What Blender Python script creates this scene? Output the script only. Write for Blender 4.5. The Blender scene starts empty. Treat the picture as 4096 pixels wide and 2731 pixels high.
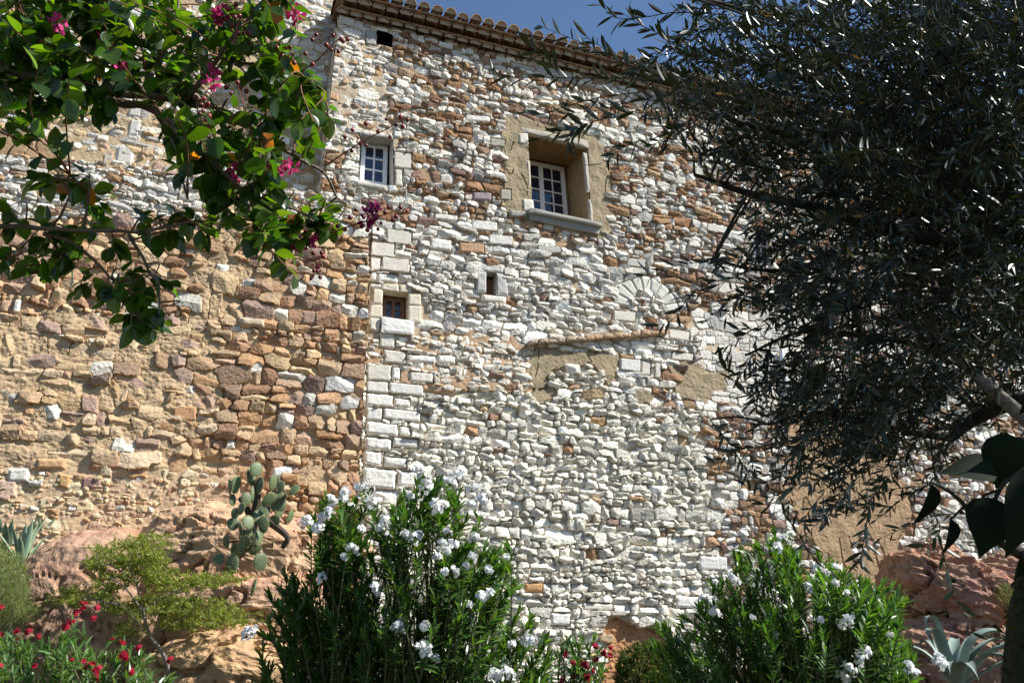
import bpy, math, random
import numpy as np

# ------------------------------------------------------------------ camera, sky, sun, exposure
random.seed(7)
RNG = np.random.default_rng(11)
scene = bpy.context.scene
PW, PH = 4096.0, 2731.0
LENS, PITCH = 28.0, math.radians(22.0)
FPX = LENS / 36.0 * PW
CAM = np.array([0.0, 0.0, 1.6])
cam_data = bpy.data.cameras.new("camera")
cam_data.lens = LENS
cam_data.sensor_width = 36.0
cam_data.clip_start = 0.05
cam_data.clip_end = 2000.0
cam = bpy.data.objects.new("camera", cam_data)
cam.location = CAM
cam.rotation_euler = (math.pi / 2 + PITCH, 0, 0)
scene.collection.objects.link(cam)
scene.camera = cam

SUN_EL = math.radians(44.0)
SUN_H = np.array([0.982, -0.191])
SUN_H = SUN_H / np.linalg.norm(SUN_H)
SUN_DIR = np.array([SUN_H[0] * math.cos(SUN_EL), SUN_H[1] * math.cos(SUN_EL), math.sin(SUN_EL)])
world = bpy.data.worlds.new("World")
scene.world = world
world.use_nodes = True
wn = world.node_tree
bg = wn.nodes["Background"]
sky = wn.nodes.new("ShaderNodeTexSky")
sky.sky_type = 'NISHITA'
sky.sun_disc = False
sky.sun_elevation = SUN_EL
sky.sun_rotation = math.atan2(SUN_H[0], SUN_H[1])
sky.air_density = 1.0
sky.dust_density = 0.0
sky.ozone_density = 4.0
wn.links.new(sky.outputs[0], bg.inputs[0])
bg.inputs[1].default_value = 0.088
sun_data = bpy.data.lights.new("sun", 'SUN')
sun_data.energy = 5.0
sun_data.angle = math.radians(0.5)
sun_data.color = (1.0, 0.965, 0.90)
sun = bpy.data.objects.new("sun", sun_data)
scene.collection.objects.link(sun)
from mathutils import Vector, Matrix
sun.rotation_euler = Vector(SUN_DIR).to_track_quat('Z', 'Y').to_euler()
scene.view_settings.view_transform = 'Standard'
scene.view_settings.look = 'None'
scene.view_settings.exposure = 0.78
scene.view_settings.gamma = 1.0
scene.cycles.max_bounces = 6
scene.cycles.diffuse_bounces = 3
scene.cycles.transmission_bounces = 3
scene.cycles.sample_clamp_indirect = 4.0

# ------------------------------------------------------------------ projection helpers
CP, SP = math.cos(PITCH), math.sin(PITCH)
FW = np.array([0, CP, SP]); UPV = np.array([0, -SP, CP]); RT = np.array([1.0, 0, 0])

def ray(px, py):
    px = np.asarray(px, float); py = np.asarray(py, float)
    return (FW * FPX + RT * (px - PW / 2)[..., None] + UPV * (PH / 2 - py)[..., None]) / FPX

def at(px, py, d):
    """world point seen at photo pixel (px,py), d metres in front along the view axis"""
    return CAM + ray(px, py) * np.asarray(d, float)[..., None]

def project(P):
    d = P - CAM
    z = d @ FW
    return PW / 2 + (d @ RT) / z * FPX, PH / 2 - (d @ UPV) / z * FPX

WANG = math.radians(71.0)
UD = np.array([math.sin(WANG), math.cos(WANG), 0.0])
WN = np.array([math.cos(WANG), -math.sin(WANG), 0.0])
ZD = np.array([0, 0, 1.0])
WO = np.array([0.0, 15.0, 0.0])

def wall_uz(px, py, w=0.0):
    """photo pixel -> (u,z) on the plane parallel to the facade, w metres proud of it"""
    r = ray(px, py)
    t = ((WO + WN * w - CAM) @ WN) / (r @ WN)
    P = CAM + r * t[..., None]
    return (P - WO) @ UD, P[..., 2]

def wall_pt(u, z, w=0.0):
    u = np.asarray(u, float); z = np.asarray(z, float); w = np.asarray(w, float)
    return WO + UD * u[..., None] + ZD * z[..., None] + WN * w[..., None]

def wpx(px, py, w=0.0):
    u, z = wall_uz(np.asarray(px, float), np.asarray(py, float), w)
    return wall_pt(u, z, np.full(np.shape(u), w))

def in_poly(px, py, poly):
    inside = np.zeros(np.shape(px), bool)
    n = len(poly)
    for i in range(n):
        x1, y1 = poly[i]; x2, y2 = poly[(i + 1) % n]
        if y1 == y2: continue
        c = ((y1 > py) != (y2 > py)) & (px < (x2 - x1) * (py - y1) / (y2 - y1) + x1)
        inside ^= c
    return inside

# ------------------------------------------------------------------ noise
_perm = np.random.default_rng(3).permutation(256)
_perm = np.concatenate([_perm, _perm, _perm])
_g = np.random.default_rng(4).normal(size=(256, 3)); _g /= np.linalg.norm(_g, axis=1)[:, None]

def pnoise(x, y, z=0.0):
    x, y, z = np.broadcast_arrays(np.asarray(x, float), np.asarray(y, float), np.asarray(z, float))
    xi = np.floor(x).astype(int); yi = np.floor(y).astype(int); zi = np.floor(z).astype(int)
    xf = x - xi; yf = y - yi; zf = z - zi
    xi &= 255; yi &= 255; zi &= 255
    f = lambda t: t * t * t * (t * (t * 6 - 15) + 10)
    u, v, w = f(xf), f(yf), f(zf)
    def gr(a, b, c):
        h = _perm[_perm[_perm[(xi + a) & 255] + ((yi + b) & 255)] + ((zi + c) & 255)] & 255
        g = _g[h]
        return g[..., 0] * (xf - a) + g[..., 1] * (yf - b) + g[..., 2] * (zf - c)
    l = lambda a, b, t: a + (b - a) * t
    return 1.6 * l(l(l(gr(0,0,0), gr(1,0,0), u), l(gr(0,1,0), gr(1,1,0), u), v),
                   l(l(gr(0,0,1), gr(1,0,1), u), l(gr(0,1,1), gr(1,1,1), u), v), w)

def fbm(x, y, z=0.0, o=3):
    s = 0; a = 1.0; t = 0
    for k in range(o):
        s = s + a * pnoise(x * 2 ** k + 17 * k, y * 2 ** k, z * 2 ** k + 9 * k); t += a; a *= .5
    return s / t

def smooth01(x): 
    x = np.clip(x, 0, 1); return x * x * (3 - 2 * x)

# ------------------------------------------------------------------ mesh helpers
COL = scene.collection

def mesh_from(name, V, faces, mats, col=None, mat_idx=None, smooth=False):
    """faces: list of (M,k) int arrays"""
    V = np.ascontiguousarray(V, np.float32)
    faces = [np.asarray(f, np.int32) for f in faces if len(f)]
    me = bpy.data.meshes.new(name)
    me.vertices.add(len(V)); me.vertices.foreach_set("co", V.ravel())
    loops = np.concatenate([f.ravel() for f in faces])
    tot = np.concatenate([np.full(len(f), f.shape[1], np.int32) for f in faces])
    start = np.concatenate([[0], np.cumsum(tot)[:-1]]).astype(np.int32)
    me.loops.add(len(loops)); me.loops.foreach_set("vertex_index", loops)
    me.polygons.add(len(tot)); me.polygons.foreach_set("loop_start", start); me.polygons.foreach_set("loop_total", tot)
    me.polygons.foreach_set("use_smooth", np.full(len(tot), smooth, bool))
    for m in (mats if isinstance(mats, (list, tuple)) else [mats]): me.materials.append(m)
    if mat_idx is not None: me.polygons.foreach_set("material_index", np.asarray(mat_idx, np.int32))
    if col is not None:
        a = me.color_attributes.new("Col", 'FLOAT_COLOR', 'POINT')
        c = np.ones((len(V), 4), np.float32); c[:, :3] = col
        a.data.foreach_set("color", c.ravel())
    me.update(calc_edges=True)
    me.validate()
    return me

def add(name, me, parent=None, loc=None):
    o = bpy.data.objects.new(name, me)
    COL.objects.link(o)
    if parent is not None: o.parent = parent
    if loc is not None: o.location = loc
    return o

def tag(o, label=None, cat=None, group=None, kind=None):
    if label: o["label"] = label
    if cat: o["category"] = cat
    if group: o["group"] = group
    if kind: o["kind"] = kind
    return o

def thing(name, label, cat, loc=(0, 0, 0), group=None):
    o = bpy.data.objects.new(name, None); COL.objects.link(o)
    o.location = loc; o.empty_display_size = .1
    return tag(o, label, cat, group)

class MB:
    """collects vertices, faces and colours for ONE mesh (world coordinates; parent origin handled in build)"""
    def __init__(s): s.V = []; s.F = {3: [], 4: []}; s.C = []; s.n = 0
    def add(s, V, faces, col=(1, 1, 1)):
        V = np.asarray(V, float).reshape(-1, 3)
        for f in faces:
            f = np.asarray(f, int)
            if len(f): s.F[f.shape[1]].append(f + s.n)
        s.V.append(V); c = np.asarray(col, float)
        s.C.append(np.broadcast_to(c, (len(V), 3)) if c.ndim == 1 else c)
        s.n += len(V)
    def quad(s, a, b, c, d, col=(1, 1, 1)): s.add([a, b, c, d], [[[0, 1, 2, 3]]], col)
    def box(s, c, ax, ay, az, col=(1, 1, 1)):
        c, ax, ay, az = map(lambda v: np.asarray(v, float), (c, ax, ay, az))
        V = [c + i * ax + j * ay + k * az for k in (-1, 1) for j in (-1, 1) for i in (-1, 1)]
        s.add(V, [[[0,2,3,1],[4,5,7,6],[0,1,5,4],[2,6,7,3],[0,4,6,2],[1,3,7,5]]], col)
    def bar(s, a, b, wid, dep, nrm, col=(1, 1, 1)):
        a = np.asarray(a, float); b = np.asarray(b, float)
        d = b - a; L = np.linalg.norm(d); d /= L
        nrm = np.asarray(nrm, float); x = np.cross(d, nrm); x /= np.linalg.norm(x)
        y = np.cross(x, d)
        s.box((a + b) / 2, x * wid / 2, d * L / 2, y * dep / 2, col)
    def tube(s, P, R, k=6, col=(1, 1, 1), cap=True):
        P = np.asarray(P, float); n = len(P)
        R = np.broadcast_to(np.asarray(R, float), (n,))
        T = np.gradient(P, axis=0); T /= np.linalg.norm(T, axis=1)[:, None] + 1e-9
        ref = np.array([0.31, 0.17, 0.93])
        X = np.cross(T, ref); X /= np.linalg.norm(X, axis=1)[:, None] + 1e-9
        Y = np.cross(T, X)
        an = np.arange(k) / k * 2 * math.pi
        V = P[:, None] + R[:, None, None] * (np.cos(an)[None, :, None] * X[:, None] + np.sin(an)[None, :, None] * Y[:, None])
        i = np.arange(n - 1)[:, None] * k; j = np.arange(k)[None]; j2 = (j + 1) % k
        F = np.stack([i + j, i + j2, i + k + j2, i + k + j], -1).reshape(-1, 4)
        s.add(V.reshape(-1, 3), [F], col)
        if cap:
            e = np.array([(n - 1) * k + q for q in range(k)])
            s.add(np.vstack([V[-1], P[-1:] + T[-1:] * R[-1] * .4]), [[[q, (q + 1) % k, k] for q in range(k)]], col)
    def build(s, name, mat, parent=None, origin=(0, 0, 0), smooth=False, label=None):
        V = np.vstack(s.V) - np.asarray(origin, float)
        fs = [np.vstack(s.F[k]) for k in (3, 4) if s.F[k]]
        o = add(name, mesh_from(name, V, fs, mat, np.vstack(s.C), smooth=smooth), parent)
        if label: o["label"] = label
        return o

def spline(pts, n):
    pts = np.asarray(pts, float)
    if len(pts) == 2: return pts[0] + (pts[1] - pts[0]) * np.linspace(0, 1, n)[:, None]
    p = np.vstack([2 * pts[0] - pts[1], pts, 2 * pts[-1] - pts[-2]])
    t = np.linspace(0, len(pts) - 1 - 1e-6, n); i = t.astype(int); f = (t - i)[:, None]
    a, b, c, d = p[i], p[i + 1], p[i + 2], p[i + 3]
    return .5 * ((2 * b) + (c - a) * f + (2 * a - 5 * b + 4 * c - d) * f ** 2 + (3 * b - a - 3 * c + d) * f ** 3)

def unit(v):
    v = np.asarray(v, float); return v / (np.linalg.norm(v, axis=-1, keepdims=True) + 1e-9)

# ------------------------------------------------------------------ materials
def new_mat(name):
    m = bpy.data.materials.new(name); m.use_nodes = True
    nt = m.node_tree; b = nt.nodes["Principled BSDF"]
    return m, nt, b

def stone_mat(name, rough=.92, scale=38, amp=.25, bump=.35, spec=.2, dist=.012, use_attr=True, col=(.5, .5, .5)):
    m, nt, b = new_mat(name)
    b.inputs["Roughness"].default_value = rough
    b.inputs["Specular IOR Level"].default_value = spec
    geo = nt.nodes.new("ShaderNodeNewGeometry")
    n1 = nt.nodes.new("ShaderNodeTexNoise"); n1.inputs["Scale"].default_value = scale; n1.inputs["Detail"].default_value = 5
    nt.links.new(geo.outputs["Position"], n1.inputs["Vector"])
    mr = nt.nodes.new("ShaderNodeMapRange"); mr.inputs[1].default_value = .3; mr.inputs[2].default_value = .7
    mr.inputs[3].default_value = 1 - amp; mr.inputs[4].default_value = 1 + amp
    nt.links.new(n1.outputs[0], mr.inputs[0])
    mul = nt.nodes.new("ShaderNodeVectorMath"); mul.operation = 'SCALE'
    if use_attr:
        at_ = nt.nodes.new("ShaderNodeAttribute"); at_.attribute_name = "Col"
        nt.links.new(at_.outputs["Color"], mul.inputs[0])
    else:
        mul.inputs[0].default_value = col
    nt.links.new(mr.outputs[0], mul.inputs[3])
    nt.links.new(mul.outputs[0], b.inputs["Base Color"])
    bp = nt.nodes.new("ShaderNodeBump"); bp.inputs["Strength"].default_value = bump; bp.inputs["Distance"].default_value = dist
    nt.links.new(n1.outputs[0], bp.inputs["Height"]); nt.links.new(bp.outputs[0], b.inputs["Normal"])
    return m

def leaf_mat(name, rough=.35, trans=.35, spec=.5, tcol=(1.6, 1.9, .6), back=None):
    """leaf: colour from the Col attribute, light passes through the blade; the underside may be paler"""
    m, nt, b = new_mat(name)
    b.inputs["Roughness"].default_value = rough
    b.inputs["Specular IOR Level"].default_value = spec
    a = nt.nodes.new("ShaderNodeAttribute"); a.attribute_name = "Col"
    base = a.outputs["Color"]
    if back is not None:
        geo = nt.nodes.new("ShaderNodeNewGeometry")
        mx = nt.nodes.new("ShaderNodeMix"); mx.data_type = 'RGBA'
        mx.inputs[7].default_value = (*back, 1)
        nt.links.new(geo.outputs["Backfacing"], mx.inputs[0]); nt.links.new(base, mx.inputs[6])
        base = mx.outputs[2]
    nt.links.new(base, b.inputs["Base Color"])
    if trans > 0:
        tr = nt.nodes.new("ShaderNodeBsdfTranslucent")
        vm = nt.nodes.new("ShaderNodeVectorMath"); vm.operation = 'MULTIPLY'; vm.inputs[1].default_value = tcol
        nt.links.new(a.outputs["Color"], vm.inputs[0]); nt.links.new(vm.outputs[0], tr.inputs[0])
        ms = nt.nodes.new("ShaderNodeMixShader"); ms.inputs[0].default_value = trans
        nt.links.new(b.outputs[0], ms.inputs[1]); nt.links.new(tr.outputs[0], ms.inputs[2])
        nt.links.new(ms.outputs[0], nt.nodes["Material Output"].inputs[0])
    return m

def plain_mat(name, col, rough=.6, spec=.4):
    m, nt, b = new_mat(name)
    n1 = nt.nodes.new("ShaderNodeTexNoise"); n1.inputs["Scale"].default_value = 14; n1.inputs["Detail"].default_value = 4
    geo = nt.nodes.new("ShaderNodeNewGeometry"); nt.links.new(geo.outputs["Position"], n1.inputs["Vector"])
    mx = nt.nodes.new("ShaderNodeMix"); mx.data_type = 'RGBA'
    mx.inputs[6].default_value = (*[c * .85 for c in col], 1); mx.inputs[7].default_value = (*[min(1, c * 1.12) for c in col], 1)
    nt.links.new(n1.outputs[0], mx.inputs[0]); nt.links.new(mx.outputs[2], b.inputs["Base Color"])
    b.inputs["Roughness"].default_value = rough; b.inputs["Specular IOR Level"].default_value = spec
    return m

M_STONE = stone_mat("stone_masonry", amp=.16)
M_BLOCK = stone_mat("dressed_stone", scale=30, amp=.14, bump=.3)
M_PLASTER = stone_mat("lime_plaster", scale=24, amp=.16, bump=.6, dist=.02)
M_ROCK = stone_mat("ochre_rock", scale=9, amp=.22, bump=.9, dist=.05)
M_SOIL = stone_mat("dry_soil", scale=12, amp=.3, bump=.8, dist=.04)
M_TILE = stone_mat("roof_clay", scale=22, amp=.28, bump=.4)
M_WOODWHITE = plain_mat("white_painted_wood", (.74, .74, .76), .5)
M_WOODBROWN = plain_mat("brown_wood", (.17, .085, .05), .6)
M_BARK = stone_mat("bark", scale=60, amp=.3, bump=.7, dist=.006)
m, nt, b = new_mat("window_glass")
b.inputs["Base Color"].default_value = (.012, .017, .04, 1); b.inputs["Roughness"].default_value = .04  # opaque pane: dark room and bluish sky reflection put into the base colour
b.inputs["Specular IOR Level"].default_value = .9
M_GLASS = m
M_OLEANDER = leaf_mat("oleander_leaf", rough=.33, trans=.34, spec=.5, tcol=(2.1, 2.3, .5))
M_MYRTLE = leaf_mat("myrtle_leaf", rough=.3, trans=.42, spec=.55, tcol=(3.3, 3.6, .4))
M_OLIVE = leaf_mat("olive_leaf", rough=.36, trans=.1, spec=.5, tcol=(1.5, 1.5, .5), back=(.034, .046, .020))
M_DARKLEAF = leaf_mat("broad_leaf", rough=.8, trans=.03, spec=.12)
M_FINE = leaf_mat("fine_leaf", rough=.5, trans=.35, spec=.3, tcol=(1.8, 1.8, .6))
M_PETAL = leaf_mat("petal", rough=.6, trans=.3, spec=.2, tcol=(1, 1, 1))
M_AGAVE = leaf_mat("agave_leaf", rough=.55, trans=.0, spec=.35)
M_BERRY = leaf_mat("seed_capsule", rough=.35, trans=.0, spec=.5)

# ------------------------------------------------------------------ stone walls as real relief
WHITE = np.array([(.68,.655,.60),(.61,.59,.54),(.73,.71,.66),(.53,.51,.47),(.64,.60,.53),(.70,.68,.63),(.47,.46,.43)])
ORANGE = np.array([(.44,.28,.15),(.39,.23,.12),(.47,.33,.20),(.34,.20,.12),(.31,.21,.16),(.50,.36,.22),(.43,.26,.15),(.36,.24,.16),(.49,.35,.20)])
TAN = np.array([(.50,.36,.21),(.46,.31,.17),(.53,.40,.26),(.42,.28,.17),(.36,.25,.19),(.52,.38,.23)])
YELLOW = np.array([(.56,.44,.26),(.50,.38,.24),(.60,.50,.33),(.44,.30,.2)])
GREY = np.array([(.50,.48,.44),(.42,.40,.37),(.56,.54,.50)])
# class: row height, aspect lo/hi, share white, share grey, protrusion mean/var, mortar level, mortar roughness, facet, mortar colour
CLS = {
 'mix_top':  (.150, .9, 2.3, .60, .04, .042, .024, -.014, .014, .034, (.34,.24,.15)),
 'corner':   (.145, 1.0, 2.4, .80, .05, .030, .020, .010, .010, .022, (.46,.37,.26)),
 'white_mid':(.150, 1.0, 2.9, .90, .03, .043, .024, -.026, .012, .036, (.40,.30,.20)),
 'white_low':(.150, .85, 2.5, .985, .0, .048, .024, -.036, .012, .046, (.41,.315,.21)),
 'earthy':   (.155, .9, 2.3, .95, .0, .040, .022, .022, .014, .030, (.42,.28,.17)),
 'mix_right':(.155, .9, 2.1, .60, .06, .045, .024, -.022, .012, .034, (.34,.235,.15)),
 'ashlar':   (.20, 1.2, 2.4, .85, .15, .025, .008, .006, .006, .006, (.48,.38,.26)),
 'orange':   (.215, .8, 1.9, .10, .02, .060, .026, -.006, .022, .045, (.42,.30,.18)),
 'buried':   (.24, .8, 2.2, .06, .02, .045, .035, .030, .036, .034, (.43,.31,.185)),
 'rubble':   (.095, 1.0, 2.0, .06, .03, .035, .02, .026, .014, .020, (.50,.355,.22)),
 'ledge':    (.11, 1.2, 3.0, .55, .25, .04, .02, .004, .01, .025, (.42,.33,.23)),
 'upper':    (.15, .9, 2.4, .38, .25, .035, .025, .026, .020, .026, (.42,.32,.20)),
 'plaster':  (9, 1, 2, 0, 0, 0, 0, .030, .016, 0, (.31,.245,.155)),
 'plaster2': (9, 1, 2, 0, 0, 0, 0, .030, .016, 0, (.33,.225,.13)),
 'flat':     (9, 1, 2, 0, 0, 0, 0, -.005, .003, 0, (.44,.36,.26)),
 'rock':     (9, 1, 2, 0, 0, 0, 0, -.10, .05, 0, (.40,.21,.10)),
}
CN = list(CLS)

def relief_wall(frame, u0, u1, z0, z1, step, classify, keep, blocks=(), seed=1, joint=True):
    """height field of individually laid stones. frame=(origin, u axis, normal). returns V, quads, colours"""
    O, ud, n = frame
    rng = np.random.default_rng(seed)
    nu = int((u1 - u0) / step) + 1; nz = int((z1 - z0) / step) + 1
    us = u0 + np.arange(nu) * step; zs = z0 + np.arange(nz) * step
    U, Z = np.meshgrid(us, zs)
    P = O + ud * U[..., None] + ZD * Z[..., None]
    px, py = project(P.reshape(-1, 3)); px = px.reshape(U.shape); py = py.reshape(U.shape)
    jx = 26 * pnoise(U * 2.2, Z * 2.2, 5.5) + 9 * pnoise(U * 9, Z * 9, 1.5)
    jy = 26 * pnoise(U * 2.2, Z * 2.2, 9.5) + 9 * pnoise(U * 9, Z * 9, 3.5)
    cls = classify(px, py, px + jx, py + jy)
    # warped coordinates: courses wander, edges are ragged
    wu = U + .05 * pnoise(U * 1.1, Z * 1.1, 2) + .016 * pnoise(U * 6, Z * 6, 4) + .007 * pnoise(U * 17, Z * 17, 6)
    wz = Z + .09 * pnoise(U * .55, Z * .9, 12) + .018 * pnoise(U * 5, Z * 5, 14) + .007 * pnoise(U * 17, Z * 17, 16)
    seeds = []
    for ci, cname in enumerate(CN):
        c = CLS[cname]
        if c[0] > 5 or not (cls == ci).any(): continue
        z = z0 - .2
        while z < z1 + .2:
            h = c[0] * float(np.clip(rng.lognormal(-.03, .25), .55, 1.6))
            u = u0 - .3 - rng.random() * .3
            while u < u1 + .3:
                w = h * rng.uniform(c[1], c[2]) * (1 if rng.random() > .15 else .5)
                iu = int(round((u + w / 2 - u0) / step)); iz = int(round((z + h / 2 - z0) / step))
                iu = min(max(iu, 0), nu - 1); iz = min(max(iz, 0), nz - 1)
                if cls[iz, iu] == ci:
                    if rng.random() < .16 and w > .8 * h:      # two thin stones laid one on the other
                        k = rng.uniform(.35, .65)
                        seeds.append((u + w / 2, z + h * k / 2, w / 2, h * k / 2, ci))
                        seeds.append((u + w / 2 + rng.normal() * .02, z + h * k + h * (1 - k) / 2, w / 2, h * (1 - k) / 2, ci))
                    elif rng.random() < .06:                   # a tall one breaking the course
                        seeds.append((u + w / 2, z + h / 2 + h * .3, w / 2 * .85, h * .78, ci))
                    else:
                        seeds.append((u + w / 2, z + h / 2 + rng.normal() * .1 * h, w / 2, h / 2 * rng.uniform(.85, 1.1), ci))
                u += w
            z += h
    S = np.array(seeds) if seeds else np.zeros((0, 5))
    ns = len(S)
    F1 = np.full(U.shape, 9.0); F2 = np.full(U.shape, 9.0); ID = np.full(U.shape, -1, int)
    rot = rng.normal(0, .12, ns); ppow = rng.uniform(2.3, 6.0, ns)
    sk = rng.normal(0, .26, ns)
    for i in range(ns):
        su, sz, a, b_, ci = S[i]
        R = 2.0 * max(a, b_) + .1
        i0 = max(0, int((su - R - u0) / step)); i1 = min(nu, int((su + R - u0) / step) + 2)
        j0 = max(0, int((sz - R - z0) / step)); j1 = min(nz, int((sz + R - z0) / step) + 2)
        if i1 <= i0 or j1 <= j0: continue
        dx = wu[j0:j1, i0:i1] - su; dz = wz[j0:j1, i0:i1] - sz
        dx, dz = dx + rot[i] * dz + sk[i] * dz * .6, dz - rot[i] * dx
        p = ppow[i]
        d = (np.abs(dx / a) ** p + np.abs(dz / b_) ** p) ** (1 / p)
        f1 = F1[j0:j1, i0:i1]; f2 = F2[j0:j1, i0:i1]; idd = ID[j0:j1, i0:i1]
        m1 = d < f1; m2 = (~m1) & (d < f2)
        f2[m1] = f1[m1]; f1[m1] = d[m1]; idd[m1] = i
        f2[m2] = d[m2]
    CA = {k: np.array([CLS[c][k] for c in CN]) for k in (3, 4, 5, 6, 7, 8, 9)}
    MC = np.array([CLS[c][10] for c in CN])
    # softened mortar level
    lvl = CA[7][cls] + CA[8][cls] * (1.0 * pnoise(U * 4, Z * 4, 20) + .9 * fbm(U * 11, Z * 14, 22, 4))
    lvl = lvl + (cls == CN.index('buried')) * (.034 * fbm(U * .7, Z * .9, 24, 2) + .006)
    H = lvl.copy()
    crk = np.isin(cls, [CN.index('plaster'), CN.index('plaster2'), CN.index('buried')]) & (np.abs(fbm(U * 1.3, Z * .5, 91, 2)) < .010) & (pnoise(U * .9, Z * .9, 93) > .05)
    H = H - .03 * crk
    mort = MC[cls] * (1 + .35 * fbm(U * 3, Z * 3, 31, 3) + .14 * pnoise(U * 21, Z * 21, 33))[..., None]
    C = mort
    if ns:
        sc = S[:, 4].astype(int)
        r = rng.random(ns)
        whites = WHITE[rng.integers(0, len(WHITE), ns)]; oranges = ORANGE[rng.integers(0, len(ORANGE), ns)]
        yel = YELLOW[rng.integers(0, len(YELLOW), ns)]; gry = GREY[rng.integers(0, len(GREY), ns)]
        col = np.where((r < CA[3][sc])[:, None], whites, np.where((r > 1 - CA[4][sc])[:, None], gry, oranges))
        bur = np.array([CN[k] in ('buried', 'upper') for k in sc])
        tans = TAN[rng.integers(0, len(TAN), ns)]
        col = np.where((bur & (r >= CA[3][sc]) & (r < .8))[:, None], tans, col)
        isr = np.array([CN[k] == 'rubble' for k in sc])
        col = np.where((isr & (r > .4))[:, None], yel, col)
        mixd = np.array([CN[k] in ('mix_top', 'mix_right', 'white_mid') for k in sc])
        col = np.where((mixd & (r >= CA[3][sc]))[:, None], col * np.array((.70, .66, .66)), col)
        warm = np.array([CN[k] in ('white_low', 'earthy', 'orange', 'buried') for k in sc])
        col = np.where((warm & (r < CA[3][sc]))[:, None], col * np.array((1.02, .985, .91)), col)
        col = np.where((~warm & (r < CA[3][sc]))[:, None], col * np.array((1.01, .985, .945)), col)
        col = col * (1 + rng.normal(0, .11, ns))[:, None]
        prot = CA[5][sc] + CA[6][sc] * rng.normal(0, 1, ns)
        fac = CA[9][sc]
        valid = ID >= 0
        I = np.where(valid, ID, 0)
        size = np.sqrt(S[:, 2] * S[:, 3])
        e = (F2 - F1) * .5 * size[I]
        e = np.minimum(e, (1.22 - F1) * size[I])
        ew = (.005 + .015 * rng.random(ns))[I]
        prof = 1 - (1 - np.clip(e / ew, 0, 1)) ** 2.6
        dx = (wu - S[I, 0]) / S[I, 2]; dz = (wz - S[I, 1]) / S[I, 3]
        ff = np.full(U.shape, 1.0)
        for k in range(4):
            gx = rng.normal(0, .8, ns); gz = rng.normal(0, .8, ns); ck = rng.uniform(.25, .9, ns)
            ff = np.minimum(ff, ck[I] + gx[I] * dx + gz[I] * dz)
        rough = .011 * fbm(U * 15, Z * 19, 40, 3) + .004 * pnoise(U * 30, Z * 30, 44)
        hs = -.07 + (prot[I] + .07 + fac[I] * np.clip(ff, -1.1, 1)) * prof + rough
        hs = np.where(valid & (e > 0), hs, -1)
        st = hs > H
        H = np.maximum(H, hs)
        mott = 1 + .13 * fbm(U * 7, Z * 7, 51, 3) + .10 * pnoise(U * 26, Z * 26, 53)
        stc = col[I] * mott[..., None]
        stain = smooth01((fbm(U * 1.3, Z * 1.3, 61, 3) - .12) * 3)[..., None] * smooth01((pnoise(U * 18, Z * 18, 65) + .25) * 2)[..., None]
        stc = stc * (1 - .22 * stain)
        C = np.where(st[..., None], stc, C)
    # individually placed blocks (quoins and the like), given as photo-pixel quads on this wall
    for bi, (quad, pr, bc, rnd) in enumerate(blocks):
        q = np.array(quad, float)
        qu, qz = wall_uz(q[:, 0], q[:, 1])
        i0 = max(0, int((qu.min() - .06 - u0) / step)); i1 = min(nu, int((qu.max() + .06 - u0) / step) + 2)
        j0 = max(0, int((qz.min() - .06 - z0) / step)); j1 = min(nz, int((qz.max() + .06 - z0) / step) + 2)
        if i1 <= i0 or j1 <= j0: continue
        uu = U[j0:j1, i0:i1] + .006 * pnoise(U[j0:j1, i0:i1] * 13, Z[j0:j1, i0:i1] * 13, bi)
        zz = Z[j0:j1, i0:i1] + .006 * pnoise(U[j0:j1, i0:i1] * 13, Z[j0:j1, i0:i1] * 13, bi + .5)
        cen = (qu.mean(), qz.mean()); dist = np.full(uu.shape, 9.0)
        for k in range(len(q)):
            x1, y1, x2, y2 = qu[k], qz[k], qu[(k + 1) % len(q)], qz[(k + 1) % len(q)]
            nx, ny = -(y2 - y1), (x2 - x1); L = math.hypot(nx, ny); nx /= L; ny /= L
            if (cen[0] - x1) * nx + (cen[1] - y1) * ny < 0: nx, ny = -nx, -ny
            dist = np.minimum(dist, (uu - x1) * nx + (zz - y1) * ny)
        ins = dist > .006; gap = (dist > -.008) & ~ins
        tilt = rng.normal(0, .01, 2)
        hb = pr - (.03 + .02 * rnd) * (1 - np.clip((dist - .006) / (.018 + .05 * rnd), 0, 1)) ** 2
        hb = hb + tilt[0] * (uu - cen[0]) + tilt[1] * (zz - cen[1])
        hb = hb + (.004 + .012 * rnd) * fbm(uu * 11, zz * 11, 71 + bi, 3)
        Hs = H[j0:j1, i0:i1]; Cs = C[j0:j1, i0:i1]
        if not joint: ins &= hb > Hs; gap &= False
        Hs[gap] = np.minimum(Hs[gap], -.012)
        Hs[ins] = hb[ins]
        cc = np.array(bc) * (1 + rng.normal(0, .05)) * (1 + .12 * fbm(uu * 6, zz * 6, 81 + bi, 3) + .08 * pnoise(uu * 25, zz * 25, 3))[..., None]
        Cs[ins] = cc[ins]
        Cs[gap] = np.array((.42, .32, .22))
    V = P + n * H[..., None]
    k = keep(px, py, U, Z)
    fk = k[:-1, :-1] & k[1:, :-1] & k[:-1, 1:] & k[1:, 1:]
    idx = np.arange(nu * nz).reshape(nz, nu)
    Q = np.stack([idx[:-1, :-1], idx[:-1, 1:], idx[1:, 1:], idx[1:, :-1]], -1)[fk]
    used = np.unique(Q); remap = np.zeros(nu * nz, np.int64); remap[used] = np.arange(len(used))
    return V.reshape(-1, 3)[used], remap[Q], np.clip(C.reshape(-1, 3)[used], .02, .85)

WALL = (WO, UD, WN)

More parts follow.
